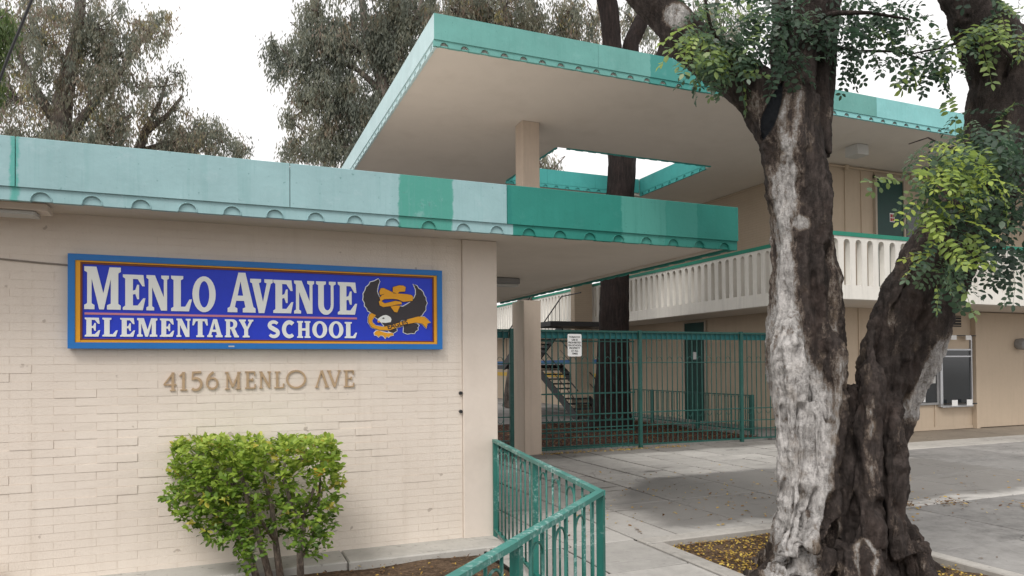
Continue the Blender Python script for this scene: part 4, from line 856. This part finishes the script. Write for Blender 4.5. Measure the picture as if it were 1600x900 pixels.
# vertical cords that give the lower trunk its folds
for (pts) in ([(1222, 560, 13, -0.26), (1226, 640, 13, -0.28), (1231, 720, 13, -0.32), (1231, 800, 14, -0.32), (1218, 850, 13, -0.26)], [(1238, 540, 16, -0.35), (1243, 640, 17, -0.40), (1250, 740, 15, -0.41), (1242, 810, 16, -0.46), (1228, 870, 17, -0.52)],
              [(1300, 560, 17, -0.32), (1302, 650, 16, -0.35), (1300, 720, 15, -0.41), (1288, 800, 17, -0.47), (1262, 860, 18, -0.58)], [(1275, 640, 13, -0.41), (1276, 720, 14, -0.41), (1268, 800, 13, -0.46)],
              [(1362, 572, 7, -0.32), (1360, 580, 14, -0.34), (1360, 592, 18, -0.35), (1358, 680, 16, -0.39), (1362, 780, 17, -0.41), (1355, 850, 20, -0.47)], [(1395, 660, 18, -0.33), (1392, 740, 17, -0.33), (1396, 810, 18, -0.35), (1415, 870, 17, -0.41)]): addm(stem([(pts[0][0], pts[0][1]-70, pts[0][2]*.25, pts[0][3]+.20), (pts[0][0], pts[0][1]-35, pts[0][2]*.6, pts[0][3]+.07)]+list(pts), seg=12))
tmp = bpy.data.objects.new('tmp', solid.mesh('tmp')); COL.objects.link(tmp)
rm = tmp.modifiers.new('r', 'REMESH'); rm.mode = 'VOXEL'; rm.voxel_size = .014
sm = tmp.modifiers.new('s', 'SMOOTH'); sm.iterations = 5; sm.factor = .5
dg = bpy.context.evaluated_depsgraph_get(); me = bpy.data.meshes.new_from_object(tmp.evaluated_get(dg)); bpy.data.objects.remove(tmp)
nv = len(me.vertices); co = np.empty(nv*3, np.float32); me.vertices.foreach_get('co', co); co = co.reshape(-1, 3).astype(float)
nr = np.empty(nv*3, np.float32); me.vertex_normals.foreach_get('vector', nr); nr = nr.reshape(-1, 3).astype(float)
# tree coordinates: across, up (in the measured units of the trunk's own plane)
rel = co-cC; dep = rel@cF; U_ = 800+(rel@cR)*CF/dep; V_ = CCY-(rel@cU)*CF/dep
wobg = (fbm(np.stack([U_*.02, V_*.025, dep*3], 1)+31, 3)-.47)*22
lean = np.clip((U_-1330)/110, 0, 1)*np.clip((600-V_)/200, 0, 1)
G = co.copy(); G[:, 0] -= lean*(co[:, 2]-1.6)*.62
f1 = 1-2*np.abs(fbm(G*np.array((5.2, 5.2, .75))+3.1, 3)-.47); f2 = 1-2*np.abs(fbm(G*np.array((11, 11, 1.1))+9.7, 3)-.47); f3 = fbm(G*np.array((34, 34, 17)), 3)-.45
big = fbm(G*np.array((2.6, 2.6, 1.6))+20, 2)-.4
taper = np.clip((V_-60)/250, .45, 1)
low = np.clip((V_-420)/200, 0, 1)
disp = (f1-.83)*(.12+.08*low)+(f2-.83)*(.06+.035*low)+f3*.05+big*.025
co2 = co+nr*(disp*taper)[:, None]
# hollow scar on the upper left stem
sw = 13*np.sqrt(np.clip(1-((V_-172)/46)**2, 0.0, 1))*np.interp(V_, [126, 150, 185, 218], [.5, .8, 1, .55])+.01
scar = np.abs(U_-1206+(V_-178)*.34)/sw; facing = (nr@cF) < .1
dent = np.clip((1.15-scar)*3, 0, 1)*facing*(np.abs(V_-172) < 45); co2 += cF*(dent*.05)[:, None]
# furrows between the cords of the trunk
front = np.clip(-(nr@cF)*1.6, 0, 1); gn = fbm(np.stack([U_*.012, V_*.02, dep*0+3], 1), 3); groove = np.zeros(nv)
for ln in ([(470, 1214), (560, 1221), (640, 1226), (720, 1233), (790, 1222), (850, 1203)], [(500, 1240), (600, 1252), (690, 1259), (780, 1256), (850, 1236), (890, 1215)], [(560, 1284), (640, 1283), (700, 1287), (770, 1277), (830, 1258), (880, 1240)],
           [(560, 1327), (640, 1325), (700, 1320), (770, 1308), (830, 1292), (890, 1272)], [(590, 1343), (680, 1338), (760, 1341), (830, 1330), (890, 1318)], [(640, 1379), (720, 1376), (800, 1378), (850, 1385)], [(600, 1420), (700, 1408), (780, 1405), (840, 1418), (890, 1440)],
           [(330, 1470), (430, 1424), (520, 1384), (600, 1358)], [(300, 1530), (400, 1490), (500, 1440), (600, 1408)], [(230, 1240), (330, 1262), (430, 1276), (540, 1287)], [(300, 1222), (400, 1226), (480, 1222)], [(350, 1290), (450, 1298), (540, 1304)]):
    ln = np.array(ln, float); gu = np.interp(V_, ln[:, 0], ln[:, 1]); m = (V_ > ln[0, 0])*(V_ < ln[-1, 0]); ends = np.clip((V_-ln[0, 0])/40, 0, 1)*np.clip((ln[-1, 0]-V_)/40, 0, 1)
    lowf = np.where(V_ > 540, 1.0, .6); dist = np.abs(U_+wobg-gu); groove = np.maximum(groove, m*ends*lowf*np.exp(-(dist/6.5)**2)*np.clip(.35+(gn-.42)*5, .15, 1))
co2 += cF*(groove*front*.13)[:, None]
me.vertices.foreach_set('co', np.ascontiguousarray(co2, np.float32).ravel())
tab = np.array([(60, 1225, 1232), (120, 1232, 1243), (160, 1214, 1232), (200, 1214, 1228), (230, 1212, 1246), (300, 1206, 1250), (350, 1204, 1238), (400, 1202, 1238), (440, 1200, 1244), (480, 1198, 1245), (520, 1196, 1254), (560, 1196, 1262), (600, 1196, 1290), (640, 1196, 1316), (700, 1200, 1313), (740, 1205, 1306), (780, 1205, 1297), (820, 1206, 1288), (860, 1208, 1280), (900, 1196, 1276)], float)
wob = (fbm(np.stack([U_*.035, V_*.02, dep*4], 1), 3)-.47)*26
lo = np.interp(V_, tab[:, 0], tab[:, 1]); hi = np.interp(V_, tab[:, 0], tab[:, 2])
def blob(d, s=5.0): return 1/(1+np.exp(-d/s))
pale = blob(U_+wob-lo)*blob(hi-U_-wob)*blob(V_-140, 8)*(U_ < 1335)
pale = np.maximum(pale, .95*blob(14-np.abs(U_+wob*.6-np.interp(V_, [520, 560, 620, 660], [1474, 1462, 1440, 1428])), 3)*blob(V_-528)*blob(660-V_))
vn = fbm(np.stack([U_*.06, V_*.03, dep], 1)+7, 3)
pale = np.maximum(pale, np.clip((vn-.36)*5, 0, .85)*blob(6.5-np.abs(U_+wob*.5-1362-(V_-680)*.03), 3)*blob(V_-585, 8)*blob(770-V_, 8))
pale = np.maximum(pale, np.clip((vn-.28)*5, 0, .95)*blob(9-np.abs(U_+wob*.4-1312), 4)*blob(V_-555, 8)*blob(640-V_, 8))
pale = np.maximum(pale, .72*blob(6-np.abs(U_+wob*.4-np.interp(V_, [120, 240], [1252, 1240])), 3)*blob(V_-120)*blob(245-V_))
pale = np.maximum(pale, .9*blob(1-((U_-1252)/16)**2-((V_-348)/12)**2, .2))
pale = np.maximum(pale, .95*blob(1-((U_-1058)/22)**2-((V_-25)/20)**2, .2))
pale = np.maximum(pale, .85*blob(3.5-np.abs(np.abs(U_+wob*.25-1352-(V_-868)*.08)-13*np.sqrt(np.clip(1-((V_-875)/32)**2, 0, 1))), 1.5)*(np.abs(V_-875) < 34))
pale = np.maximum(pale, .5*blob(1-((U_-1180)/14)**2-((V_-165)/22)**2, .25))
mot = fbm(np.stack([U_*.045, V_*.022, dep*4], 1)+51, 4); pale = np.maximum(pale, np.clip((mot-.47)*5, 0, 1)*np.where(U_+V_*.0 < 1335, .42, .22)*np.clip((V_-120)/60, 0, 1))
rim = np.clip(1-np.abs(scar-1.28)/.22, 0, 1)*facing*(np.abs(V_-165) < 40)*(U_ < 1207-(V_-178)*.34); pale = np.maximum(pale, rim*.8)
tar = np.clip((1.08-scar)*4, 0, 1)*facing*(np.abs(V_-172) < 45); pale *= (1-tar)
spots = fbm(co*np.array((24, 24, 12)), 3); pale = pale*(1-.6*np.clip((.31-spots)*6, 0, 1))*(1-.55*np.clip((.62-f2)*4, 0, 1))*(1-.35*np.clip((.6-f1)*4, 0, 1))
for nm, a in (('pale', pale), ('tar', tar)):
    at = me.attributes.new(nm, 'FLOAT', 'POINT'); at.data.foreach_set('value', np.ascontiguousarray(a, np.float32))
me.shade_smooth(); me.transform(Matrix.Translation(Vector(-ORG[gt.name])))
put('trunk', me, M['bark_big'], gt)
# twigs
def twig(pts, r0, r1): part('branch', MB().tube([TP(*p) for p in pts], list(np.linspace(r0, r1, len(pts))), 6), M['bark_big'], gt, smooth=True)
twig([(1150, 120, .05), (1130, 80, -.2), (1110, 40, -.3), (1100, -10, -.4)], .025, .010); twig([(1268, 30, 0), (1310, 20, -.2), (1360, 20, -.3), (1420, 30, -.3)], .03, .008)
twig([(1290, 70, .1), (1340, 80, .1), (1400, 80, .05), (1450, 95, 0)], .018, .006); twig([(1520, 60, 0), (1470, 75, -.1), (1420, 85, -.1)], .018, .006)
twig([(1560, 210, -.3), (1520, 215, -.6), (1480, 240, -.8), (1430, 280, -.9)], .025, .006); twig([(1545, 280, -.3), (1510, 320, -.6), (1480, 370, -.75), (1470, 420, -.8)], .02, .006)
twig([(1570, 230, -.3), (1590, 280, -.5), (1580, 350, -.5), (1560, 400, -.4)], .022, .007); twig([(1570, 120, -.2), (1580, 90, -.5), (1550, 60, -.6)], .022, .008); twig([(1490, 235, -.75), (1450, 215, -.7), (1420, 225, -.7)], .008, .004)
# sprays of paired leaflets
def spray(n, L, tint, seed):
    r = np.random.default_rng(seed); P, D, N, LL, WW, T_ = [], [], [], [], [], []
    for i in range(n):
        t = (i+.8)/n; x = t*L; droop = -.35*t*t*L
        for s in (-1, 1):
            P.append((x, s*.003, droop)); D.append((.35+r.normal()*.1, s*1.0, -.18+r.normal()*.12)); N.append((-.1+r.normal()*.12, r.normal()*.15, 1)); l = L*r.uniform(.25, .31)*(1-.25*abs(t-.5)); LL.append(l); WW.append(l*r.uniform(.54, .66)); T_.append(tint+r.normal()*.05)
    P.append((L, 0, -.35*L)); D.append((1, 0, -.4)); N.append((.3, 0, 1)); LL.append(L*.26); WW.append(L*.14); T_.append(tint+.05)
    A = leaf_hex(*[np.array(q, float) for q in (P, D, N)], np.array(LL), np.array(WW)); T_ = np.repeat(np.clip(T_, 0, 1), 6)
    # rachis as a thin blade
    rv = []
    for a0, a1 in ((0, .5), (.5, 1)):
        p0 = np.array((a0*L, 0, -.35*a0*a0*L)); p1 = np.array((a1*L, 0, -.35*a1*a1*L)); h = np.array((0, 0, .0016))
        rv += [p0-h, (p0+p1)/2-h, p1-h, p1+h, (p0+p1)/2+h, p0+h]
    return np.concatenate([A, np.array(rv)]), np.concatenate([T_, np.full(12, tint+.1)])
TINT = [.06, .2, .33, .45, .6, .78, .95]
SPR = [spray(4+(k % 2), .19+.02*(k % 3), tn, 100+k) for k, tn in enumerate(TINT)]
SPM = []
for v_, t_ in SPR:
    m_ = fast_mesh('leaf_spray', v_, 6, {'tint': t_}); m_.materials.append(M['leaf_carob']); SPM.append(m_)
#        cx    cy   rx  ry  depth  thick  n   tint  spread
BLOB = [(1118, 70, 46, 55, -0.25, 0.28, 64, 0.52, 0.12), (1100, 60, 30, 40, -0.35, 0.2, 21, 0.64, 0.1), (1150, 110, 34, 34, -0.2, 0.2, 21, 0.5, 0.1), (1135, 15, 60, 35, -0.1, 0.3, 31, 0.48, 0.12), (1195, 40, 46, 50, -0.1, 0.35, 45, 0.3, 0.12), (1235, 20, 60, 32, -0.3, 0.3, 36, 0.28, 0.1), (1225, 75, 30, 40, -0.32, 0.14, 18, 0.3, 0.1), (1310, 40, 34, 45, 0.1, 0.35, 32, 0.2, 0.1), (1315, 90, 22, 28, 0.1, 0.2, 9, 0.2, 0.1), (1360, 12, 60, 26, -0.1, 0.4, 41, 0.3, 0.13), (1350, 45, 28, 20, -0.2, 0.2, 12, 0.44, 0.12), (1400, 25, 28, 22, -0.1, 0.3, 13, 0.3, 0.14), (1340, 78, 34, 14, 0.1, 0.25, 7, 0.26, 0.12), (1385, 92, 36, 14, 0.05, 0.2, 6, 0.28, 0.15), (1430, 72, 40, 20, 0, 0.2, 13, 0.32, 0.15), (1465, 100, 36, 22, -0.05, 0.2, 17, 0.34, 0.18), (1490, 60, 30, 26, -0.1, 0.2, 15, 0.34, 0.16), (1450, 112, 20, 12, -0.1, 0.1, 3, 0.53, 0.1), (1530, 60, 40, 34, -0.4, 0.2, 13, 0.68, 0.16), (1585, 30, 34, 30, -0.45, 0.25, 15, 0.68, 0.16), (1560, 10, 30, 18, -0.4, 0.2, 7, 0.58, 0.16), (1590, 80, 24, 20, -0.4, 0.2, 3, 0.48, 0.16), (1490, 190, 22.8, 22, -0.6, 0.12, 4, 0.3, 0.15), (1520, 215, 38.0, 30, -0.65, 0.25, 27, 0.34, 0.2), (1470, 240, 41.8, 26, -0.85, 0.22, 27, 0.48, 0.2), (1425, 275, 28.5, 24, -0.9, 0.15, 13, 0.58, 0.2), (1450, 300, 22.8, 26, -0.9, 0.15, 9, 0.54, 0.18), (1445, 325, 13.3, 22, -0.95, 0.1, 4, 0.7, 0.1), (1505, 262, 43.7, 28, -1.0, 0.15, 19, 0.9, 0.12), (1530, 285, 45.6, 34, -0.85, 0.2, 27, 0.68, 0.22), (1570, 230, 32.3, 40, -0.7, 0.3, 31, 0.3, 0.18), (1560, 320, 41.8, 40, -0.55, 0.35, 37, 0.22, 0.1), (1590, 290, 28.5, 60, -0.45, 0.3, 27, 0.18, 0.1), (1510, 330, 28.5, 20, -0.8, 0.15, 8, 0.31, 0.12), (1495, 360, 24.7, 34, -0.85, 0.15, 13, 0.74, 0.18), (1475, 395, 28.5, 26, -0.9, 0.15, 15, 0.68, 0.2), (1480, 430, 26.6, 24, -0.9, 0.12, 13, 0.5, 0.14), (1530, 375, 28.5, 34, -0.7, 0.2, 13, 0.3, 0.12), (1575, 380, 34.2, 34, -0.3, 0.25, 20, 0.19, 0.1), (1580, 420, 24.7, 20, -0.25, 0.2, 9, 0.22, 0.1), (1550, 410, 13.3, 16, -0.25, 0.1, 2, 0.21, 0.1), (1590, 180, 20.9, 40, -0.5, 0.25, 10, 0.35, 0.25), (1340, -70, 200, 50, 0, 0.8, 75, 0.25, 0.15), (1130, -60, 130, 40, 0, 0.7, 45, 0.3, 0.15), (1560, -60, 120, 50, -0.2, 0.7, 45, 0.3, 0.15)]
sp_list = []
for (cx, cy, rx, ry, dd, th, n, tn, sd_) in BLOB:
    c0 = TP(cx, cy, dd)
    for _ in range(n):
        q = np.random.default_rng(int(RNG.integers(1 << 30))); v = q.normal(size=3); v = v/np.linalg.norm(v)*q.uniform(.25, 1)**.6
        p = TP(cx+v[0]*rx, cy+v[1]*ry, dd+v[2]*th); out = cR*v[0]-cU*v[1]*.4+cF*v[2]*.6
        dirv = norm(out*.8+np.array((0, 0, -.45))+q.normal(size=3)*.35-cF*.15); up = norm(np.array((0, 0, .8))-cF*.55+q.normal(size=3)*.35)
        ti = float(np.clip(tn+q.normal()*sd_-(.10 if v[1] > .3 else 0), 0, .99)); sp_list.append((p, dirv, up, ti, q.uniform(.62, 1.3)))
def frame(d, u):
    s = norm(np.cross(u, d)); u = np.cross(d, s); return np.stack([d, s, u], 1)
idx = sorted(range(len(sp_list)), key=lambda i: (sp_list[i][0]-cC)@cF if -20 < CCY-((sp_list[i][0]-cC)@cU)*CF/((sp_list[i][0]-cC)@cF) else 99)
FV, FT = [], []
for rank, i in enumerate(idx):
    p, dv, up, ti, s = sp_list[i]; k = min(range(7), key=lambda k: abs(TINT[k]-ti)); Rm = frame(dv, up)
    if rank < 300:
        o = piece('leaf_spray', SPM[k], gt, p); o.matrix_local = Matrix.Translation(Vector(p-ORG[gt.name])) @ Matrix(Rm.tolist()).to_4x4() @ Matrix.Scale(s, 4)
    else: FV.append((SPR[k][0]*s)@Rm.T+p); FT.append(SPR[k][1])
put('foliage', fast_mesh('foliage', np.concatenate(FV)-ORG[gt.name], 6, {'tint': np.concatenate(FT)}), M['leaf_carob'], gt, None, 'stuff')

# ------------------------------------------------------------------ dark trunk rising through the roof opening
dt = thing('dark_tree', (10.0, 17.0, 0), 'dark furrowed tree trunk rising from the courtyard bed through the roof opening', 'tree')
TY = 16.9
def DP(x, y): return ony(x, y, TY)
def barky(rows, name='trunk', nseg=26, amp=.05, mat='bark_dark', par=None, step=.12):
    pts = np.array([np.r_[DP(r[0], r[1])] for r in rows]); rad = np.array([r[2] for r in rows]); L = np.r_[0, np.cumsum(np.linalg.norm(np.diff(pts, axis=0), axis=1))]
    s = np.arange(0, L[-1], step); P = np.stack([np.interp(s, L, pts[:, i]) for i in range(3)], 1); r = np.interp(s, L, rad)
    mb = MB(); mb.tube(P, list(r), nseg); V = np.array(mb.v); cent = np.repeat(P, nseg, 0); d = norm(V-cent)
    rr = (1-2*np.abs(fbm(V*np.array((7, 7, 1.0))+4, 3)-.47)-.7)*amp*2.2; V = V+d*rr[:, None]; mb.v = [tuple(q) for q in V]; part(name, mb, M[mat], par, smooth=True)
barky([(953, 672, .66), (955, 640, .52), (958, 560, .42), (960, 480, .385), (960, 430, .375), (968, 330, .36), (972, 250, .37), (972, 150, .40), (972, 90, .42)], par=dt, step=.09)
barky([(960, 110, .28), (956, 72, .25), (952, 20, .26), (944, -20, .26), (930, -90, .22)], 'limb', par=dt, amp=.03); barky([(985, 100, .24), (985, 70, .22), (999, 40, .20), (1015, 0, .18), (1030, -60, .15)], 'limb', par=dt, amp=.03)
barky([(1030, 110, .24), (1040, 80, .22), (1048, 40, .2), (1052, -20, .18)], 'limb', par=dt, amp=.03)

# ------------------------------------------------------------------ background gum trees
def gum(label, name, base, depth, blobs, limbs, leafm, cat='tree', group=None, tint=(.45, .18), dens=1.0, leaf=.20):
    bx, by = base; root = ond(bx, 600, depth); root[2] = 0
    t = thing(name, tuple(root), label, cat, group)
    def Q(x, y, dd=0): return ond(x, y, depth+dd)
    k = depth/CF
    for li, rows in enumerate(limbs):
        pts = [Q(*r[:2], (r[3] if len(r) > 3 else 0)) for r in rows]; rad = [r[2]*k for r in rows]
        if li == 0: pts = [root]+pts; rad = [rad[0]*1.3]+rad
        part('trunk' if li == 0 else 'limb', MB().tube(pts, rad, 10), M['bark_gum'], t, smooth=True)
    V, T_ = [], []
    for (cx, cy, rx, ry, n) in blobs:
        nt_ = max(6, int(n*dens*1.2)); tone0 = RNG.normal()*.07
        v = rand_unit(nt_)*(RNG.uniform(.1, 1, nt_)**.5)[:, None]
        cen = np.array([Q(cx+a[0]*rx, cy+a[1]*ry, a[2]*rx*k*.9) for a in v])
        for c in cen:
            m = int(RNG.integers(24, 60)); w_ = RNG.uniform(.25, .6); off = RNG.normal(size=(m, 3))*np.array((.5, .5, .75))*w_*.62; off[:, 2] -= np.abs(RNG.normal(size=m))*w_*.55
            P = c+off; D = rand_unit(m)*.55; D[:, 2] -= 1.0; N = rand_unit(m); L = RNG.uniform(.7, 1.3, m)*leaf; Wd = L*RNG.uniform(.20, .34, m)
            V.append(leaf_quads(P, D, N, L, Wd)); T_.append(np.repeat(np.clip(RNG.normal(tint[0]+tone0, tint[1])+RNG.normal(size=m)*.09, 0, 1), 4))
        # twig fan
        for c in cen[::4]:
            part_t.append((t, Q(cx, cy+ry*.3, 0), c))
    V = np.concatenate(V); T_ = np.concatenate(T_)
    put('crown', fast_mesh('crown', V-ORG[t.name], 4, {'tint': T_}), leafm, t, None, 'stuff')
    mb = MB()
    for tt, a, c in part_t:
        if tt is t:
            mid = (a+c)/2+RNG.normal(size=3)*.25; mb.tube([a, mid, c], [.035, .022, .008], 4, False)
    part('twigs', mb, M['bark_gum'], t, kind='stuff')
part_t = []
gum('tall brownish gum tree filling the sky above the far left roof', 'gum_tree', (90, 600), 30, [(50, 40, 100, 70, 130), (30, 140, 80, 70, 110), (130, 120, 70, 60, 100), (60, 220, 90, 40, 90), (175, 190, 48, 50, 70), (190, 70, 45, 50, 40), (235, 40, 40, 32, 30), (150, 30, 60, 45, 50), (150, 70, 40, 40, 30), (215, 130, 26, 26, 14), (130, 230, 70, 40, 60), (40, -60, 160, 60, 120)],
    [[(95, 400, 20), (90, 250, 17), (100, 150, 13), (120, 60, 9), (130, -40, 6)], [(95, 230, 9), (140, 170, 6), (190, 110, 4), (235, 45, 2.5)], [(92, 200, 8), (50, 130, 6), (20, 60, 4)], [(100, 240, 7), (165, 210, 5), (205, 180, 3)]], M['leaf_gum'], group='gum trees behind the roofs', tint=(.5, .17))
gum('small gum tree with thin open crown above the roof, right of the leftmost tree', 'gum_tree', (235, 600), 32, [(300, 205, 50, 36, 60), (270, 220, 40, 30, 40), (345, 215, 34, 26, 26), (380, 230, 20, 14, 10), (250, 130, 36, 20, 12), (235, 175, 34, 34, 20), (280, 110, 20, 14, 5), (270, 165, 22, 16, 8)],
    [[(215, 400, 12), (210, 250, 9), (228, 205, 6), (262, 180, 3.5), (285, 150, 2)], [(212, 240, 6), (290, 215, 3.5), (345, 205, 2)], [(222, 215, 5), (250, 160, 3), (262, 120, 1.5)]], M['leaf_gum'], group='gum trees behind the roofs', tint=(.6, .18))
gum('broad grey-green gum tree standing left of the canopy corner', 'gum_tree', (640, 600), 28, [(500, 60, 50, 45, 70), (460, 95, 44, 34, 46), (425, 75, 20, 18, 10), (520, 130, 60, 44, 90), (480, 155, 36, 40, 30), (560, 60, 60, 55, 110), (620, 50, 50, 60, 100), (560, 165, 50, 40, 80), (500, 215, 42, 34, 60), (550, 225, 40, 34, 60), (455, 230, 26, 18, 14), (620, 130, 30, 40, 30), (650, 20, 50, 40, 70), (590, -40, 130, 50, 120), (495, 10, 40, 24, 24), (450, 180, 18, 14, 7)],
    [[(640, 400, 18), (630, 250, 14), (610, 170, 11), (590, 110, 8), (570, 40, 6), (560, -40, 4)], [(605, 150, 6), (560, 110, 4), (500, 80, 2.5)], [(625, 230, 8), (570, 195, 5), (520, 200, 3)], [(600, 130, 6), (640, 60, 4), (660, 0, 3)]], M['leaf_gum'], group='gum trees behind the roofs', tint=(.42, .17))
gum('yellow-green gum tree hanging over the front edge of the canopy roof', 'gum_tree', (800, 600), 30, [(715, 10, 50, 40, 70), (770, 40, 60, 36, 80), (830, 50, 40, 40, 60), (790, 0, 70, 30, 60), (880, 50, 30, 36, 30), (905, 75, 16, 24, 10), (890, 10, 30, 26, 24), (1010, 40, 26, 40, 20), (1030, 90, 14, 26, 8), (1090, 30, 40, 34, 30), (930, 25, 40, 40, 30), (900, 95, 30, 24, 14), (985, 20, 26, 30, 16), (1060, 70, 30, 34, 22), (1130, 40, 40, 60, 30), (800, -60, 160, 50, 110), (862, 262, 22, 16, 10), (845, 255, 14, 22, 8)],
    [[(830, 400, 12), (820, 200, 10), (810, 90, 8), (790, 20, 6), (770, -50, 4)], [(812, 90, 5), (870, 50, 3), (900, 20, 2)], [(805, 80, 5), (740, 40, 3), (710, 5, 2)]], M['leaf_gum'], group='gum trees behind the roofs', tint=(.55, .2))
gum('light green leafy tree at the top left corner of the view', 'leafy_tree', (-60, 600), 24, [(-20, 40, 44, 60, 70), (-30, 110, 40, 40, 50), (-90, 60, 80, 90, 60)], [[(-60, 400, 18), (-50, 200, 14), (-40, 60, 8), (-30, -20, 5)]], M['leaf_green'], tint=(.6, .18))
cb = MB(); cb.tube([ond(-10, 150, 18), ond(14, 86, 18), ond(52, -6, 18), ond(120, -160, 18)], .035, 6)
single('overhead_cable', cb, M['dark'], tuple(ond(20, 70, 18)), 'dark overhead cable crossing the tree crown at the far left', 'cable')

# ------------------------------------------------------------------ fallen leaves
def litter(name, n, fn, tint, L=(.03, .055), label=None):
    P = np.array([fn() for _ in range(n)]); D = rand_unit(n); D[:, 2] *= .25; N = rand_unit(n)*.45+np.array((0, 0, 1)); l = RNG.uniform(L[0], L[1], n)
    o = put(name, fast_mesh(name, leaf_hex(P, D, N, l, l*RNG.uniform(.4, .6, n)), 6, {'tint': np.repeat(np.clip(RNG.normal(tint[0], tint[1], n), 0, 1), 6)}), M['leaf_dry'], None, None, 'stuff'); o['label'] = label; return o
def f_well():
    while True:
        x, y = random.uniform(4.12, 6.05), random.uniform(3.2, 6.0)
        if (x-5.05)**2+(y-4.75)**2 > .36: return (x, y, -.05+random.uniform(0, .035))
litter('leaf_litter', 3800, f_well, (.6, .27), (.022, .045), 'yellow and brown fallen leaves covering the soil around the big tree')
litter('leaf_litter', 1500, lambda: (random.uniform(-1.5, 2.3), random.uniform(3.2, 6.46), -.03+random.uniform(0, .03)), (.4, .25), (.02, .04), 'brown leaf litter on the planting bed below the wall')
litter('leaf_litter', 4200, lambda: (random.uniform(5.6, 12.0), random.uniform(13.35, 19), .04+random.uniform(0, .05)), (.07, .11), (.04, .08), 'dark reddish leaf litter on the courtyard bed behind the fence')
litter('leaf_litter', 420, lambda: (random.uniform(5.9, 9.5), 12.75+random.uniform(0, .25), .008+random.uniform(0, .01)), (.6, .25), (.03, .055), 'yellow leaves gathered along the foot of the fence')
def f_pave():
    while True:
        x, y = random.gauss(6.6, 2.0), random.gauss(7.4, 1.2)
        if (x > 2.3 and y > 6.3 or x > 6.3) and y < 12: return (x, y, .008)
litter('leaf_litter', 520, f_pave, (.5, .3), (.025, .06), 'scattered fallen leaves on the grey pavement')
def f_cl():
    c = random.choice(((7.0, 6.2), (7.0, 6.2), (7.7, 6.5), (7.9, 6.3), (8.6, 6.2), (9.2, 5.6), (7.05, 5.9))); return (c[0]+random.gauss(0, .10), c[1]+random.gauss(0, .10), .01+abs(random.gauss(0, .025)))
litter('leaf_litter', 420, f_cl, (.3, .18), (.03, .06), 'clumps of brown dry leaves on the pavement right of the big tree')
print('objects', len(SC.objects), 'tris', sum(len(o.data.loop_triangles) or len(o.data.polygons)*2 for o in SC.objects if o.type == 'MESH'))
